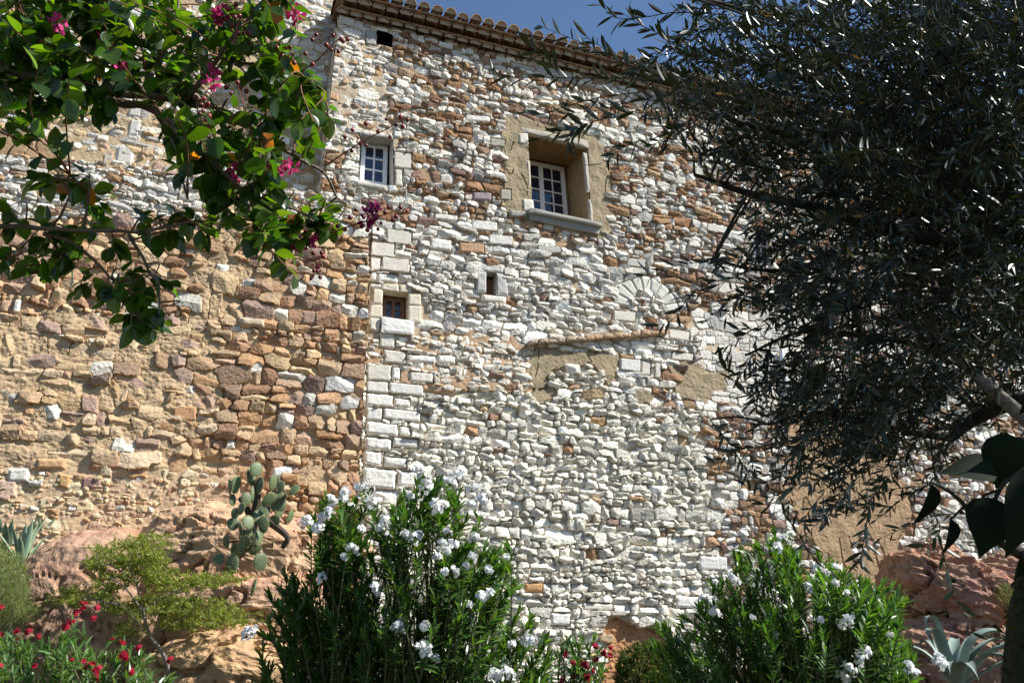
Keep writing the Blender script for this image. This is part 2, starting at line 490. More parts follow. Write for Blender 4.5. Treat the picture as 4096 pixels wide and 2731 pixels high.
def stone_block(mb, quad, w1, w0, col, n=9, rnd=.02, rough=.006, plane=0.0, seed=0):
    """a dressed stone: quad of photo pixels on the wall plane (TL,TR,BR,BL), front at w1, back at w0"""
    q = np.array(quad, float)
    u, z = wall_uz(q[:, 0], q[:, 1], np.full(4, plane)[0])
    s = np.linspace(0, 1, n); S, T = np.meshgrid(s, s)
    uu = (u[0] * (1 - S) + u[1] * S) * (1 - T) + (u[3] * (1 - S) + u[2] * S) * T
    zz = (z[0] * (1 - S) + z[1] * S) * (1 - T) + (z[3] * (1 - S) + z[2] * S) * T
    wu = abs(u[1] - u[0]); wz = abs(z[0] - z[3])
    ed = np.minimum(np.minimum(S, 1 - S) * wu, np.minimum(T, 1 - T) * wz)
    w = w1 - rnd * (1 - np.clip(ed / (rnd * 1.6), 0, 1)) ** 2 + rough * fbm(uu * 9, zz * 9, seed, 3) * 2
    uu = uu + .008 * pnoise(uu * 7, zz * 7, seed + 3) ; zz = zz + .008 * pnoise(uu * 7, zz * 7, seed + 8)
    Vf = wall_pt(uu, zz, w).reshape(-1, 3)
    idx = np.arange(n * n).reshape(n, n)
    Q = np.stack([idx[:-1, :-1], idx[1:, :-1], idx[1:, 1:], idx[:-1, 1:]], -1).reshape(-1, 4)
    ring = np.concatenate([idx[0, :], idx[1:, -1], idx[-1, -2::-1], idx[-2:0:-1, 0]])
    Vb = Vf[ring] + WN * (w0 - w.reshape(-1)[ring])[:, None]
    m = len(ring); a = np.arange(m); b2 = (a + 1) % m
    Sd = np.stack([ring[a], ring[b2], n * n + b2, n * n + a], -1)
    V = np.vstack([Vf, Vb])
    c = np.array(col) * (1 + .14 * fbm(V[:, 0] * 5, V[:, 1] * 5, V[:, 2] * 5 + seed, 3))[:, None]
    mb.add(V, [Q, Sd], c)

def quad_sheet(mb, A, B, C_, D, nu, nv, col, amp=0.0, seed=0):
    """subdivided sheet A-B-C-D with a little relief"""
    A, B, C_, D = map(np.asarray, (A, B, C_, D))
    s = np.linspace(0, 1, nu); t = np.linspace(0, 1, nv); S, T = np.meshgrid(s, t)
    S = S[..., None]; T = T[..., None]
    P = (A * (1 - S) + B * S) * (1 - T) + (D * (1 - S) + C_ * S) * T
    nr = unit(np.cross(B - A, D - A))
    f = fbm(P[..., 0] * 6 + seed, P[..., 1] * 6, P[..., 2] * 6, 3)
    P = P + nr * (amp * f)[..., None]
    idx = np.arange(nu * nv).reshape(nv, nu)
    Q = np.stack([idx[:-1, :-1], idx[:-1, 1:], idx[1:, 1:], idx[1:, :-1]], -1).reshape(-1, 4)
    f2 = fbm(P[..., 0] * 3 + seed, P[..., 1] * 3, P[..., 2] * 3 + 7, 3)
    c = np.array(col) * (1 + .3 * f2)[..., None]
    mb.add(P.reshape(-1, 3), [Q], c.reshape(-1, 3))

# ================================================================== THE HOUSE
ci = {k: i for i, k in enumerate(CN)}
WIN_BIG = [(2109, 535), (2351, 597), (2360, 899), (2133, 855)]
WIN_SMALL = [(1442, 542), (1571, 556), (1574, 750), (1435, 725)]
WIN_LOW = [(1531, 1162), (1633, 1176), (1633, 1288), (1528, 1273)]
SLIT = [(1944, 1091), (1982, 1094), (1982, 1181), (1944, 1174)]
VENT = [(1509, 123), (1568, 140), (1568, 192), (1509, 176)]
WIN_FAR = [(3010, 905), (3075, 915), (3078, 1066), (3008, 1056)]
OPENINGS = [WIN_BIG, WIN_SMALL, WIN_LOW, SLIT, VENT, WIN_FAR]
PL_WIN = [(2008,474),(2074,462),(2133,490),(2383,550),(2409,575),(2438,721),(2450,921),(2420,960),(2120,890),(2020,856),(2016,684),(2006,575)]
PL_T = [(2123,1404),(2346,1410),(2473,1404),(2473,1493),(2448,1544),(2429,1512),(2346,1461),(2225,1474),(2206,1595),(2135,1640),(2123,1538)]
PL_B = [(2680,1451),(2770,1453),(2819,1453),(2823,1487),(2912,1496),(2930,1567),(2854,1580),(2837,1620),(2779,1612),(2698,1585),(2689,1504)]
PL_H = [(2547,1562),(2575,1556),(2613,1575),(2600,1610),(2565,1612),(2540,1590)]
PL_TAN = [(3125,1690),(3250,1590),(3450,1640),(3591,1880),(3650,2050),(3621,2177),(3541,2329),(3330,2286),(3202,2128),(3151,1922)]
PL_SMALLWIN = [(1350,430),(1560,440),(1590,560),(1600,770),(1400,760),(1380,560)]
ROCKHOLE = [(2426,2480),(2475,2470),(2510,2492),(2560,2512),(2618,2512),(2700,2600),(2700,2800),(2380,2800),(2440,2600)]

ARCH = wall_uz(np.array(2590.), np.array(1238.))
def cls_house(px, py, jx, jy):
    c = np.full(px.shape, ci['mix_top'])
    c[(jx < 1560) & (jy < 620)] = ci['corner']
    c[in_poly(jx, jy, PL_SMALLWIN)] = ci['corner']
    c[(jy > 880) & (jy > 880 + .12 * (jx - 1480)) & (jx < 2560)] = ci['white_mid']
    c[(jy > 1330) & (jx < 2790)] = ci['white_low']
    c[(jy > 1330) & (jy < 1560) & (jx > 1480) & (jx < 2140)] = ci['earthy']
    c[(jx > 2440) & (jy < 1000)] = ci['mix_top']
    c[(jx > 2560) & (jy > 1000) & (jy <= 1330)] = ci['mix_right']
    c[(jx > 2790) & (jy > 1250)] = ci['mix_right']
    c[(jx > 2750) & (jx < 3260) & (jy > 1250) & (jy < 1640)] = ci['ashlar']
    c[(jx > 2450) & (jx < 2790) & (jy > 1340) & (jy < 1640)] = ci['white_mid']
    edge = 2790 + (jy - 1640) * .16
    c[(jy > 1640) & (jx <= edge) & (jx > 2400)] = ci['white_low']
    c[(jy > 1640) & (jx > edge)] = ci['mix_right']
    c[(jy > 1000) & (jx > 2640) & (jx < 2900) & (jy < 1250)] = ci['mix_right']
    c[(jx > 3300) & (jy < 1500)] = ci['mix_right']
    hole = fbm(px * .012, py * .012, 77, 3) > .27
    for p in (PL_T, PL_B, PL_H):
        c[in_poly(px * .35 + jx * .65, py * .35 + jy * .65, p) & ~hole] = ci['plaster']
    c[in_poly(px * .78 + jx * .22, py * .78 + jy * .22, PL_WIN)] = ci['plaster']
    c[in_poly(jx * 1.6 - px * .6, jy * 1.6 - py * .6, PL_TAN) & ~(fbm(px * .008, py * .008, 79, 3) > .30)] = ci['plaster2']
    c[in_poly(px, py, [(1486,1130),(1660,1140),(1690,1190),(1690,1296),(1660,1350),(1515,1345),(1474,1330),(1474,1160)])] = ci['flat']
    c[in_poly(px, py, [(1900,1052),(2020,1058),(2034,1195),(2026,1220),(1920,1210),(1900,1170)])] = ci['flat']
    au, az = wall_uz(px, py); ar = np.hypot(au - ARCH[0], az - ARCH[1])
    c[(ar < .80) & (ar > .44) & (az > ARCH[1] - .02)] = ci['flat']
    c[(ar <= .40) & (az > ARCH[1] - .02)] = ci['white_mid']
    c[in_poly(px * .7 + jx * .3, py * .7 + jy * .3, ROCKHOLE)] = ci['rock']
    return c

def keep_house(px, py, U, Z):
    k = np.ones(px.shape, bool)
    for p in OPENINGS:
        k &= ~in_poly(px, py, p)
    return k

LIME = (.62, .57, .49); LIMEW = (.68, .65, .59); GREYST = (.40, .38, .34)
def Q(x0, y0, x1, y1, sl=.1):
    return [(x0, y0), (x1, y0 + sl * (x1 - x0)), (x1, y1 + sl * (x1 - x0)), (x0, y1)]
BLK = [
 # quoins of the white wall, top to bottom
 (Q(1483, 962, 1540, 1030), .05, LIME, 0), (Q(1545, 918, 1645, 975), .055, LIME, 0),
 (Q(1482, 968, 1578, 1026), .05, LIME, 0), (Q(1480, 1030, 1522, 1082), .045, LIMEW, 0), (Q(1526, 1030, 1638, 1084), .055, LIME, 0),
 (Q(1478, 1090, 1506, 1120), .04, LIMEW, .3), (Q(1508, 1094, 1590, 1128), .045, LIMEW, .4),
 (Q(1478, 1132, 1525, 1152), .045, LIMEW, .3),
 (Q(1516, 1330, 1580, 1392), .05, LIME, .5), (Q(1534, 1398, 1624, 1452), .05, LIME, .4), (Q(1630, 1415, 1742, 1448), .05, LIMEW, .6),
 (Q(1746, 1418, 1822, 1452), .055, LIMEW, .6),
 (Q(1466, 1454, 1562, 1520), .06, LIME, .15), (Q(1566, 1466, 1600, 1520), .05, LIMEW, .4), (Q(1636, 1485, 1732, 1528), .055, LIME, .4),
 (Q(1466, 1522, 1552, 1568), .055, LIMEW, .1), (Q(1556, 1530, 1692, 1574), .065, LIMEW, .1),
 (Q(1464, 1574, 1572, 1620), .06, LIMEW, .25), (Q(1576, 1592, 1640, 1626), .05, LIMEW, .4),
 (Q(1464, 1628, 1528, 1680), .055, LIMEW, .3), (Q(1532, 1632, 1680, 1676), .06, LIMEW, .3),
 (Q(1462, 1686, 1590, 1736), .08, LIMEW, .6), (Q(1596, 1704, 1642, 1742), .05, LIMEW, .5),
 (Q(1458, 1746, 1564, 1796), .07, LIMEW, .8), (Q(1570, 1748, 1672, 1786), .06, LIMEW, .5),
 (Q(1454, 1802, 1526, 1860), .07, LIMEW, .8), (Q(1532, 1824, 1626, 1868), .07, LIMEW, .9),
 (Q(1450, 1868, 1580, 1950), .09, LIMEW, .7), (Q(1590, 1880, 1680, 1944), .06, LIMEW, .8),
 # large stones beside the small window and here and there on the wall
 (Q(1574, 610, 1646, 674, .13), .055, LIME, .05), (Q(1578, 678, 1610, 745, .13), .05, LIME, .2), (Q(1584, 592, 1624, 608, .13), .05, LIMEW, .1),
 (Q(1572, 525, 1606, 552, .1), .05, LIMEW, .3), (Q(1462, 123, 1506, 180, .16), .04, GREYST, .1), (Q(1455, 95, 1480, 110, .2), .03, GREYST, .1),
 (Q(1886, 880, 1988, 920, .13), .06, LIMEW, .1), (Q(1952, 940, 2050, 980, .08), .06, LIMEW, .1),
 (Q(1735, 855, 1830, 880, .1), .05, LIMEW, .3), (Q(1720, 955, 1805, 1000, .1), .06, LIMEW, .5),
 (Q(1832, 972, 1936, 1014, .06), .07, (.42, .27, .16), .5), (Q(2145, 258, 2290, 292, .22), .03, GREYST, .1),
 (Q(2040, 250, 2140, 268, .22), .03, GREYST, .1),
 (Q(1960, 553, 2020, 585, .12), .03, (.36, .34, .28), .1), (Q(2000, 755, 2045, 800, .1), .03, (.36, .33, .27), .1),
 (Q(1888, 770, 1966, 806, .05), .06, (.30, .25, .25), .6), (Q(1860, 460, 1960, 486, .1), .05, LIMEW, .4),
 # around the blocked arch and the plaster patches
 (Q(2452, 1238, 2542, 1280, .12), .03, LIME, .1), (Q(2672, 1316, 2757, 1356, .12), .04, LIME, .1),
 (Q(2682, 1408, 2772, 1440, .09), .04, LIME, .1), (Q(2478, 1432, 2560, 1482, .1), .055, LIMEW, .1), (Q(2562, 1442, 2600, 1500, .1), .045, LIME, .1),
 (Q(2616, 1450, 2642, 1512, .1), .04, LIME, .2), (Q(2506, 1030, 2580, 1066, .12), .035, (.44, .43, .38), .1), (Q(2530, 1068, 2590, 1092, .12), .03, (.48, .46, .40), .1),
 (Q(2855, 1085, 2978, 1120, .13), .03, GREYST, .1), (Q(2870, 1125, 2975, 1172, .13), .03, LIME, .15),
 (Q(3014, 1068, 3086, 1092, .13), .04, (.50, .47, .42), .05),
 (Q(3090, 1440, 3190, 1480, .12), .03, LIME, .1), (Q(3080, 1490, 3170, 1530, .12), .03, LIME, .1), (Q(3060, 1540, 3160, 1590, .12), .03, LIME, .1),
 (Q(2790, 2220, 2905, 2280, .05), .07, LIMEW, .6), (Q(2700, 2380, 2800, 2430, .05), .06, LIMEW, .7),
 (Q(2200, 2448, 2278, 2500, .03), .06, LIMEW, .5), (Q(2330, 2410, 2450, 2440, .02), .05, LIME, .3),
 (Q(1195 + 900, 2330, 2170, 2370, .0), .06, (.42, .24, .11), .6),
]
U0, U1, Z0, Z1 = -4.06, 14.9, 1.2, 14.95
house = thing("stone_house", "tall house of white and rusty rubble stone under a tiled eave", "house", (0, 0, 0))
V, F, C = relief_wall(WALL, U0, U1, Z0, Z1, .0185, cls_house, keep_house, BLK, seed=5)
add("wall", mesh_from("house_wall", V, [F], M_STONE, C), house)
# left return, seen edge-on beside the recessed wall, and the plain sides behind
cls_ret = lambda px, py, jx, jy: np.full(px.shape, ci['corner'])
CORN = WO + UD * (U0 + .035)
V, F, C = relief_wall((CORN - WN * 1.3, WN, -UD), 0, 1.33, 7.0, Z1, .022, cls_ret, lambda px, py, U, Z: np.ones(px.shape, bool), seed=9)
add("return_wall", mesh_from("house_return", V, [F], M_STONE, C), house)
mb = MB()
def wq(u0, u1, z0, z1, w):    # plain wall rectangle parallel to the facade
    return [wall_pt(u, z, w) for u, z in ((u0, z0), (u1, z0), (u1, z1), (u0, z1))]
col_r = (.45, .38, .28)
mb.quad(wall_pt(U1, Z0, 0), wall_pt(U1, Z0, -8), wall_pt(U1, 17.5, -8), wall_pt(U1, Z1, 0), col_r)
mb.quad(wall_pt(U1, Z0, -8), wall_pt(U0, Z0, -8), wall_pt(U0, 17.5, -8), wall_pt(U1, 17.5, -8), col_r)
mb.quad(wall_pt(U0, Z0, -8), wall_pt(U0, Z0, -1.3), wall_pt(U0, 15.4, -1.3), wall_pt(U0, 17.5, -8), col_r)
mb.quad(wall_pt(U0, Z0, -1.6), wall_pt(U1, Z0, -1.6), wall_pt(U1, Z1, -1.6), wall_pt(U0, Z1, -1.6), (.05, .045, .04))  # near-black sheet behind the openings, painted dark for the unlit interior
mb.build("rear_wall", M_PLASTER, house)

# ---- windows
def frame_window(name, TL, TR, BR, BL, leaves, cols, rows, mat, fw, lw, bw, depth=.05, label=None):
    """casement from four corners: outer frame, leaves, glazing bars, panes"""
    TL, TR, BR, BL = map(np.asarray, (TL, TR, BR, BL))
    nr = WN
    L = lambda s, t: (TL * (1 - s) + TR * s) * (1 - t) + (BL * (1 - s) + BR * s) * t
    W = np.linalg.norm(TR - TL); Hh = np.linalg.norm(TL - BL)
    f = MB()
    hs, ht = fw / 2 / W, fw / 2 / Hh
    f.bar(L(0, ht), L(1, ht), fw, depth + .02, nr); f.bar(L(0, 1 - ht), L(1, 1 - ht), fw, depth + .02, nr)
    f.bar(L(hs, 2 * ht), L(hs, 1 - 2 * ht), fw, depth + .02, nr); f.bar(L(1 - hs, 2 * ht), L(1 - hs, 1 - 2 * ht), fw, depth + .02, nr)
    root = f.build(name, mat, house, label=label)
    sb = MB(); gb = MB(); pn = MB()
    a0, a1 = 2 * hs, 1 - 2 * hs; b0, b1 = 2 * ht, 1 - 2 * ht
    for k in range(leaves):
        s0 = a0 + (a1 - a0) * k / leaves + .0005; s1 = a0 + (a1 - a0) * (k + 1) / leaves - .0005
        ls, lt = lw / 2 / W, lw / 2 / Hh
        if lw > 0:
            for (p, q) in (((s0, b0 + lt), (s1, b0 + lt)), ((s0, b1 - lt), (s1, b1 - lt)), ((s0 + ls, b0 + 2 * lt), (s0 + ls, b1 - 2 * lt)), ((s1 - ls, b0 + 2 * lt), (s1 - ls, b1 - 2 * lt))):
                sb.bar(L(*p) + nr * .004, L(*q) + nr * .004, lw, depth, nr)
        i0, i1, j0, j1 = s0 + 2 * ls, s1 - 2 * ls, b0 + 2 * lt, b1 - 2 * lt
        for c in range(1, cols):
            s = i0 + (i1 - i0) * c / cols
            gb.bar(L(s, j0), L(s, j1), bw, depth * .6, nr)
        for r in range(1, rows):
            t = j0 + (j1 - j0) * r / rows
            gb.bar(L(i0, t) + nr * .003, L(i1, t) + nr * .003, bw, depth * .6, nr)
        o = -nr * .008
        pn.box((L(i0, j0) + L(i1, j1)) / 2 + o, (L(i1, j0) - L(i0, j0)) / 2, (L(i0, j1) - L(i0, j0)) / 2, nr * .003)
    if sb.n: sb.build("casement", mat, root)
    if gb.n: gb.build("glazing_bar", mat, root)
    pn.build("pane", M_GLASS, root)
    return root

def reveal(name, quad, w_in, quad_in, col, amp=.02, floor=True, soffit_col=None):
    """plastered embrasure from the wall face back to the window"""
    mb = MB()
    a = [wpx(*p, 0.0) + WN * .012 for p in quad]
    b = [wpx(*p, w_in) for p in quad_in]
    sc = soffit_col or col
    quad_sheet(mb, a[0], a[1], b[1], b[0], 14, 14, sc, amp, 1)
    quad_sheet(mb, a[1], a[2], b[2], b[1], 16, 14, col, amp, 2)
    quad_sheet(mb, a[2], a[3], b[3], b[2], 14, 14, col, amp, 3)
    quad_sheet(mb, a[3], a[0], b[0], b[3], 16, 14, col, amp, 4)
    return mb.build(name, M_PLASTER, house)

# big window, deep splayed embrasure
BIN = [(2062, 632), (2262, 670), (2281, 892), (2070, 858)]
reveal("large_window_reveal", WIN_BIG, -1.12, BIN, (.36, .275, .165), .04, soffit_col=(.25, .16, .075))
g = [wpx(x, y, -1.02) for x, y in ((2064, 634), (2254, 674), (2272, 890), (2070, 852))]
frame_window("window", *g, 2, 2, 4, M_WOODWHITE, .045, .055, .03, label="white two leaved casement deep in the plastered opening")
wide = [wpx(x, y, -1.10) for x, y in ((2030, 600), (2290, 640), (2310, 930), (2040, 890))]
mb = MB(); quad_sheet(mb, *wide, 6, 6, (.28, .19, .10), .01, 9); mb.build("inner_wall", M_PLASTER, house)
mb = MB(); stone_block(mb, [(2079, 512), (2350, 568), (2352, 597), (2090, 533)], .06, -.05, (.42, .385, .32), seed=11, n=12); mb.build("lintel", M_BLOCK, house)
def jamb(quad, w1, col, seed, w0=-.05, name="jamb", **k):
    b_ = MB(); stone_block(b_, quad, w1, w0, col, seed=seed, **k); return b_.build(name, M_BLOCK, house)
jamb([(2072, 540), (2109, 537), (2112, 582), (2076, 578)], .06, LIME, 1)
jamb([(2105, 640), (2118, 646), (2122, 750), (2112, 760)], .045, (.52, .46, .36), 2)
jamb([(2088, 800), (2131, 803), (2133, 848), (2092, 846)], .06, LIME, 3)
jamb([(2331, 612), (2347, 616), (2360, 770), (2346, 772)], .04, (.46, .42, .35), 4)
jamb([(2352, 800), (2362, 802), (2376, 895), (2358, 895)], .04, (.48, .44, .37), 5)
mb = MB()
stone_block(mb, [(2112, 856), (2392, 914), (2390, 946), (2114, 888)], .12, -.05, (.29, .28, .24), n=14, seed=21)
stone_block(mb, [(2108, 847), (2396, 906), (2396, 922), (2108, 864)], .20, -.3, (.33, .315, .27), n=14, seed=22)
mb.build("window_sill", M_BLOCK, house)
jamb([(2032, 846), (2096, 852), (2104, 874), (2034, 872)], .09, (.30, .29, .25), 23, name="sill_bracket")
jamb([(2398, 926), (2428, 932), (2428, 944), (2398, 936)], .07, (.30, .28, .23), 24, name="sill_bracket")

# small upper window
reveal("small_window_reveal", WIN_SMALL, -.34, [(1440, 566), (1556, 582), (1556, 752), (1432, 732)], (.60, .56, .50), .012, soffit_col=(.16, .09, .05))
g = [wpx(x, y, -.3) for x, y in ((1447, 572), (1550, 585), (1546, 752), (1437, 733))]
frame_window("window", *g, 1, 2, 3, M_WOODWHITE, .06, .03, .035, label="small white six pane window beside the left corner")
mb = MB(); stone_block(mb, [(1436, 532), (1572, 549), (1570, 561), (1440, 546)], .06, -.2, (.33, .31, .29), seed=31); mb.build("lintel", M_BLOCK, house)
mb = MB(); stone_block(mb, [(1410, 725), (1550, 748), (1550, 768), (1418, 746)], .07, -.3, (.46, .43, .37), seed=32, rnd=.03); mb.build("window_sill", M_BLOCK, house)

# low window with dressed surround and brown casement
reveal("low_window_reveal", WIN_LOW, -.36, [(1529, 1184), (1621, 1196), (1620, 1292), (1526, 1280)], (.55, .45, .31), .008)
g = [wpx(x, y, -.3) for x, y in ((1527, 1186), (1618, 1198), (1617, 1290), (1525, 1278))]
frame_window("window", *g, 2, 1, 2, M_WOODBROWN, .05, .035, .025, label="little brown four pane window in a dressed stone surround")
for i, q in enumerate(([(1493,1159),(1530,1160),(1528,1220),(1490,1216)], [(1477,1221),(1528,1223),(1527,1272),(1477,1270)],
          [(1633,1178),(1682,1181),(1682,1224),(1634,1222)], [(1633,1226),(1684,1227),(1684,1292),(1632,1289)], [(1478,1274),(1524,1276),(1512,1330),(1480,1320)])):
    jamb(q, .05, (.64,.56,.44) if i != 4 else LIME, 41 + i, w0=-.2, rnd=.012, rough=.004)
mb = MB()
stone_block(mb, [(1530,1137),(1592,1141),(1594,1171),(1521,1162)], .055, -.2, (.62,.54,.42), seed=51, rnd=.012)
stone_block(mb, [(1595,1141),(1640,1148),(1646,1177),(1597,1171)], .055, -.2, (.60,.51,.39), seed=52, rnd=.012)
mb.build("lintel", M_BLOCK, house)
mb = MB(); stone_block(mb, [(1524,1274),(1653,1291),(1649,1346),(1522,1335)], .12, -.2, (.70,.68,.63), seed=53, rnd=.012); mb.build("window_sill", M_BLOCK, house)

# slit, blocked inside with rusty stone
reveal("slit_reveal", SLIT, -.4, SLIT, (.34, .25, .17), .01)
mb = MB(); a = [wpx(x, y, -.28) for x, y in ((1930, 1075), (1995, 1075), (1995, 1200), (1930, 1200))]
quad_sheet(mb, *a, 10, 20, (.33, .19, .10), .08, 3); mb.build("slit_infill", M_STONE, house)
mb = MB(); stone_block(mb, [(1905,1056),(2014,1062),(2016,1096),(1908,1089)], .06, -.2, (.50,.48,.44), seed=61, rnd=.03); mb.build("lintel", M_BLOCK, house)
jamb([(1906,1090),(1943,1090),(1942,1174),(1904,1170)], .06, (.42,.41,.38), 62, w0=-.2)
jamb([(1983,1097),(2020,1102),(2030,1190),(1982,1182)], .07, (.44,.42,.39), 63, w0=-.2)
mb = MB(); stone_block(mb, [(1925,1182),(2024,1190),(2020,1218),(1922,1208)], .07, -.2, LIME, seed=64, rnd=.03); mb.build("window_sill", M_BLOCK, house)
# attic vent and the window behind the olive
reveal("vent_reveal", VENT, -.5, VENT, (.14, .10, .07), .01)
reveal("far_window_reveal", WIN_FAR, -.3, WIN_FAR, (.5, .46, .4), .01)
g = [wpx(x, y, -.26) for x, y in ((3010, 905), (3075, 914), (3078, 1066), (3008, 1057))]
frame_window("window", *g, 1, 2, 4, M_WOODWHITE, .05, .03, .03, label="narrow white window half hidden by olive leaves")

# blocked arch
cu, cz = wall_uz(np.array(2590.), np.array(1238.))
mb = MB()
ro, ri = .80, .43
for k in range(9):
    t0 = math.pi * k / 9 + .012; t1 = math.pi * (k + 1) / 9 - .012
    n = 7
    S, T = np.meshgrid(np.linspace(0, 1, n), np.linspace(0, 1, n))
    th = math.pi - (t0 + (t1 - t0) * S); rr = ro + (ri - ro) * T + .012 * math.sin(k * 5.1)
    u = cu + rr * np.cos(th); z = cz + rr * np.sin(th)
    ed = np.minimum(np.minimum(S, 1 - S) * .2, np.minimum(T, 1 - T) * .37)
    w = .034 - .02 * (1 - np.clip(ed / .02, 0, 1)) ** 2 + .008 * fbm(u * 8, z * 8, k, 3)
    Vf = wall_pt(u, z, w).reshape(-1, 3)
    idx = np.arange(n * n).reshape(n, n)
    Qd = np.stack([idx[:-1, :-1], idx[1:, :-1], idx[1:, 1:], idx[:-1, 1:]], -1).reshape(-1, 4)
    ring = np.concatenate([idx[0, :], idx[1:, -1], idx[-1, -2::-1], idx[-2:0:-1, 0]])
    Vb = Vf[ring] + WN * (-.06 - w.reshape(-1)[ring])[:, None]
    mm = len(ring); a_ = np.arange(mm); b_ = (a_ + 1) % mm
    mb.add(np.vstack([Vf, Vb]), [Qd, np.stack([ring[a_], ring[b_], n * n + b_, n * n + a_], -1)], np.array((.57, .545, .48)) * (1 + .10 * math.sin(k * 3.3)))
mb.build("blocked_arch", M_BLOCK, house)

# sloping remnant of a lean-to roof: a strip of little tiles
mb = MB()
p0 = np.array([2105., 1382.]); p1 = np.array([2660., 1338.])
nt_ = 15
for k in range(nt_):
    a = p0 + (p1 - p0) * (k + .04) / nt_; b = p0 + (p1 - p0) * (k + .96) / nt_
    hh = 9 + 4 * math.sin(k * 2.3)
    stone_block(mb, [(a[0], a[1] - hh), (b[0], b[1] - hh), (b[0], b[1] + 7), (a[0], a[1] + 7)], .20 + .02 * math.sin(k * 1.7), -.05,
                (.42, .28, .17) if k > 5 else (.40, .31, .22), n=5, seed=70 + k, rnd=.015)
mb.build("tile_ledge", M_TILE, house)
# drainpipe
mb = MB(); P = np.array([wpx(x, y, .09) for x, y in ((3124, 1400), (3134, 1470), (3146, 1545), (3158, 1600))]); mb.tube(P, .05, 10, (.62, .62, .64)); mb.build("drainpipe", M_WOODWHITE, house, smooth=True)

# ---- cornice of two rows of tiles and the roof
ZE = 14.86
mb = MB()
pitch = .305
def half_tile(mb, c, along, r, L, th, col, seg=7, fill=None, taper=.85, tilt=None):
    """canal tile, hollow side down, its axis 'along'; the mouth is at c and the tile runs back from it"""
    along = unit(along); x = UD; up = unit(np.cross(x, along)); 
    if up[2] < 0: up = -up
    an = np.linspace(0, math.pi, seg + 1)
    rings = []
    for (q, rr) in ((0, r), (0, r - th), (L, (r - th) * taper), (L, r * taper)):
        rings.append(c - along * q + np.outer(np.cos(an) * rr, x) + np.outer(np.sin(an) * rr, up))
    V = np.vstack(rings); n = seg + 1; i = np.arange(seg)
    Qs = [np.stack([k * n + i, k * n + i + 1, ((k + 1) % 4) * n + i + 1, ((k + 1) % 4) * n + i], -1) for k in range(4)]
    mb.add(V, Qs, col)
    if fill is not None:
        ring = c - along * fill + np.outer(np.cos(an) * (r - th), x) + np.outer(np.sin(an) * (r - th), up)
        mb.add(np.vstack([ring, (c - along * fill)[None]]), [[[k, k + 1, n] for k in range(seg)]], (.40, .30, .20))
TC = [(.30,.175,.105),(.25,.15,.095),(.33,.21,.13),(.22,.14,.10),(.28,.19,.13),(.26,.16,.10)]
rr_ = random.Random(5)
nT = int((U1 - U0 + .1) / pitch)
for row, (wout, z) in enumerate(((.19, ZE + .02), (.37, ZE + .21))):
    for k in range(nT):
        u = U0 + .05 + pitch * (k + .5 * row)
        c = wall_pt(u, z + rr_.gauss(0, .006), wout + rr_.gauss(0, .008))
        half_tile(mb, c, WN, .142, wout + .06, .018, np.array(rr_.choice(TC)) * rr_.uniform(.85, 1.15), fill=.035, taper=1.0)
    # mortar bed above each row
    for u in np.arange(U0, U1, 1.0):
        u2 = min(u + 1.0, U1)
        mb.box(wall_pt((u + u2) / 2, z + .16, (wout - .03) / 2 - .1), UD * (u2 - u) / 2, WN * ((wout - .03) / 2 + .1), ZD * .028, np.array((.40, .29, .19)) * rr_.uniform(.9, 1.1))
mb.build("cornice", M_TILE, house)
mb = MB()
slope = math.radians(17)
RB = -WN * math.cos(slope) + ZD * math.sin(slope)
for k in range(nT + 1):
    u = U0 - .02 + pitch * k
    base = wall_pt(u, ZE + .425 + rr_.gauss(0, .008), .50 + rr_.gauss(0, .015))
    for j in range(4):                 # cover tiles up the slope, overlapping
        half_tile(mb, base + RB * j * .38 + np.array([0, 0, .012 * (j % 2)]), -RB, .135, .46, .017, np.array(rr_.choice(TC)) * rr_.uniform(.9, 1.25) + (np.array((.15,.15,.10)) if j == 0 else 0), fill=.03 if j == 0 else None, taper=.84)
    # trough tile between, hollow side up
    c = wall_pt(u + pitch / 2, ZE + .42, .46)
    an = np.linspace(0, -math.pi, 7)
    upv = unit(np.cross(UD, -RB)); upv = upv if upv[2] > 0 else -upv
    r0 = c + np.outer(np.cos(an) * .14, UD) + np.outer(np.sin(an) * .09, upv)
    r1 = r0 + RB * 1.6
    mb.add(np.vstack([r0, r1, r0 + upv * .014]), [np.array([[q, q + 1, q + 8, q + 7] for q in range(6)]), np.array([[q, q + 1, q + 15, q + 14] for q in range(6)])], np.array(rr_.choice(TC)) * .9)
a = wall_pt(U0 - .1, ZE + .36, .42); b = wall_pt(U1 + .1, ZE + .36, .42)
mb.quad(a, b, b + RB * 9, a + RB * 9, (.36, .22, .13))
mb.quad(a - ZD * .03, b - ZD * .03, b + RB * 9 - ZD * .03, a + RB * 9 - ZD * .03, (.3, .2, .13))
mb.quad(a, b, b - ZD * .03, a - ZD * .03, (.36, .24, .15))
mb.build("roof", M_TILE, house)

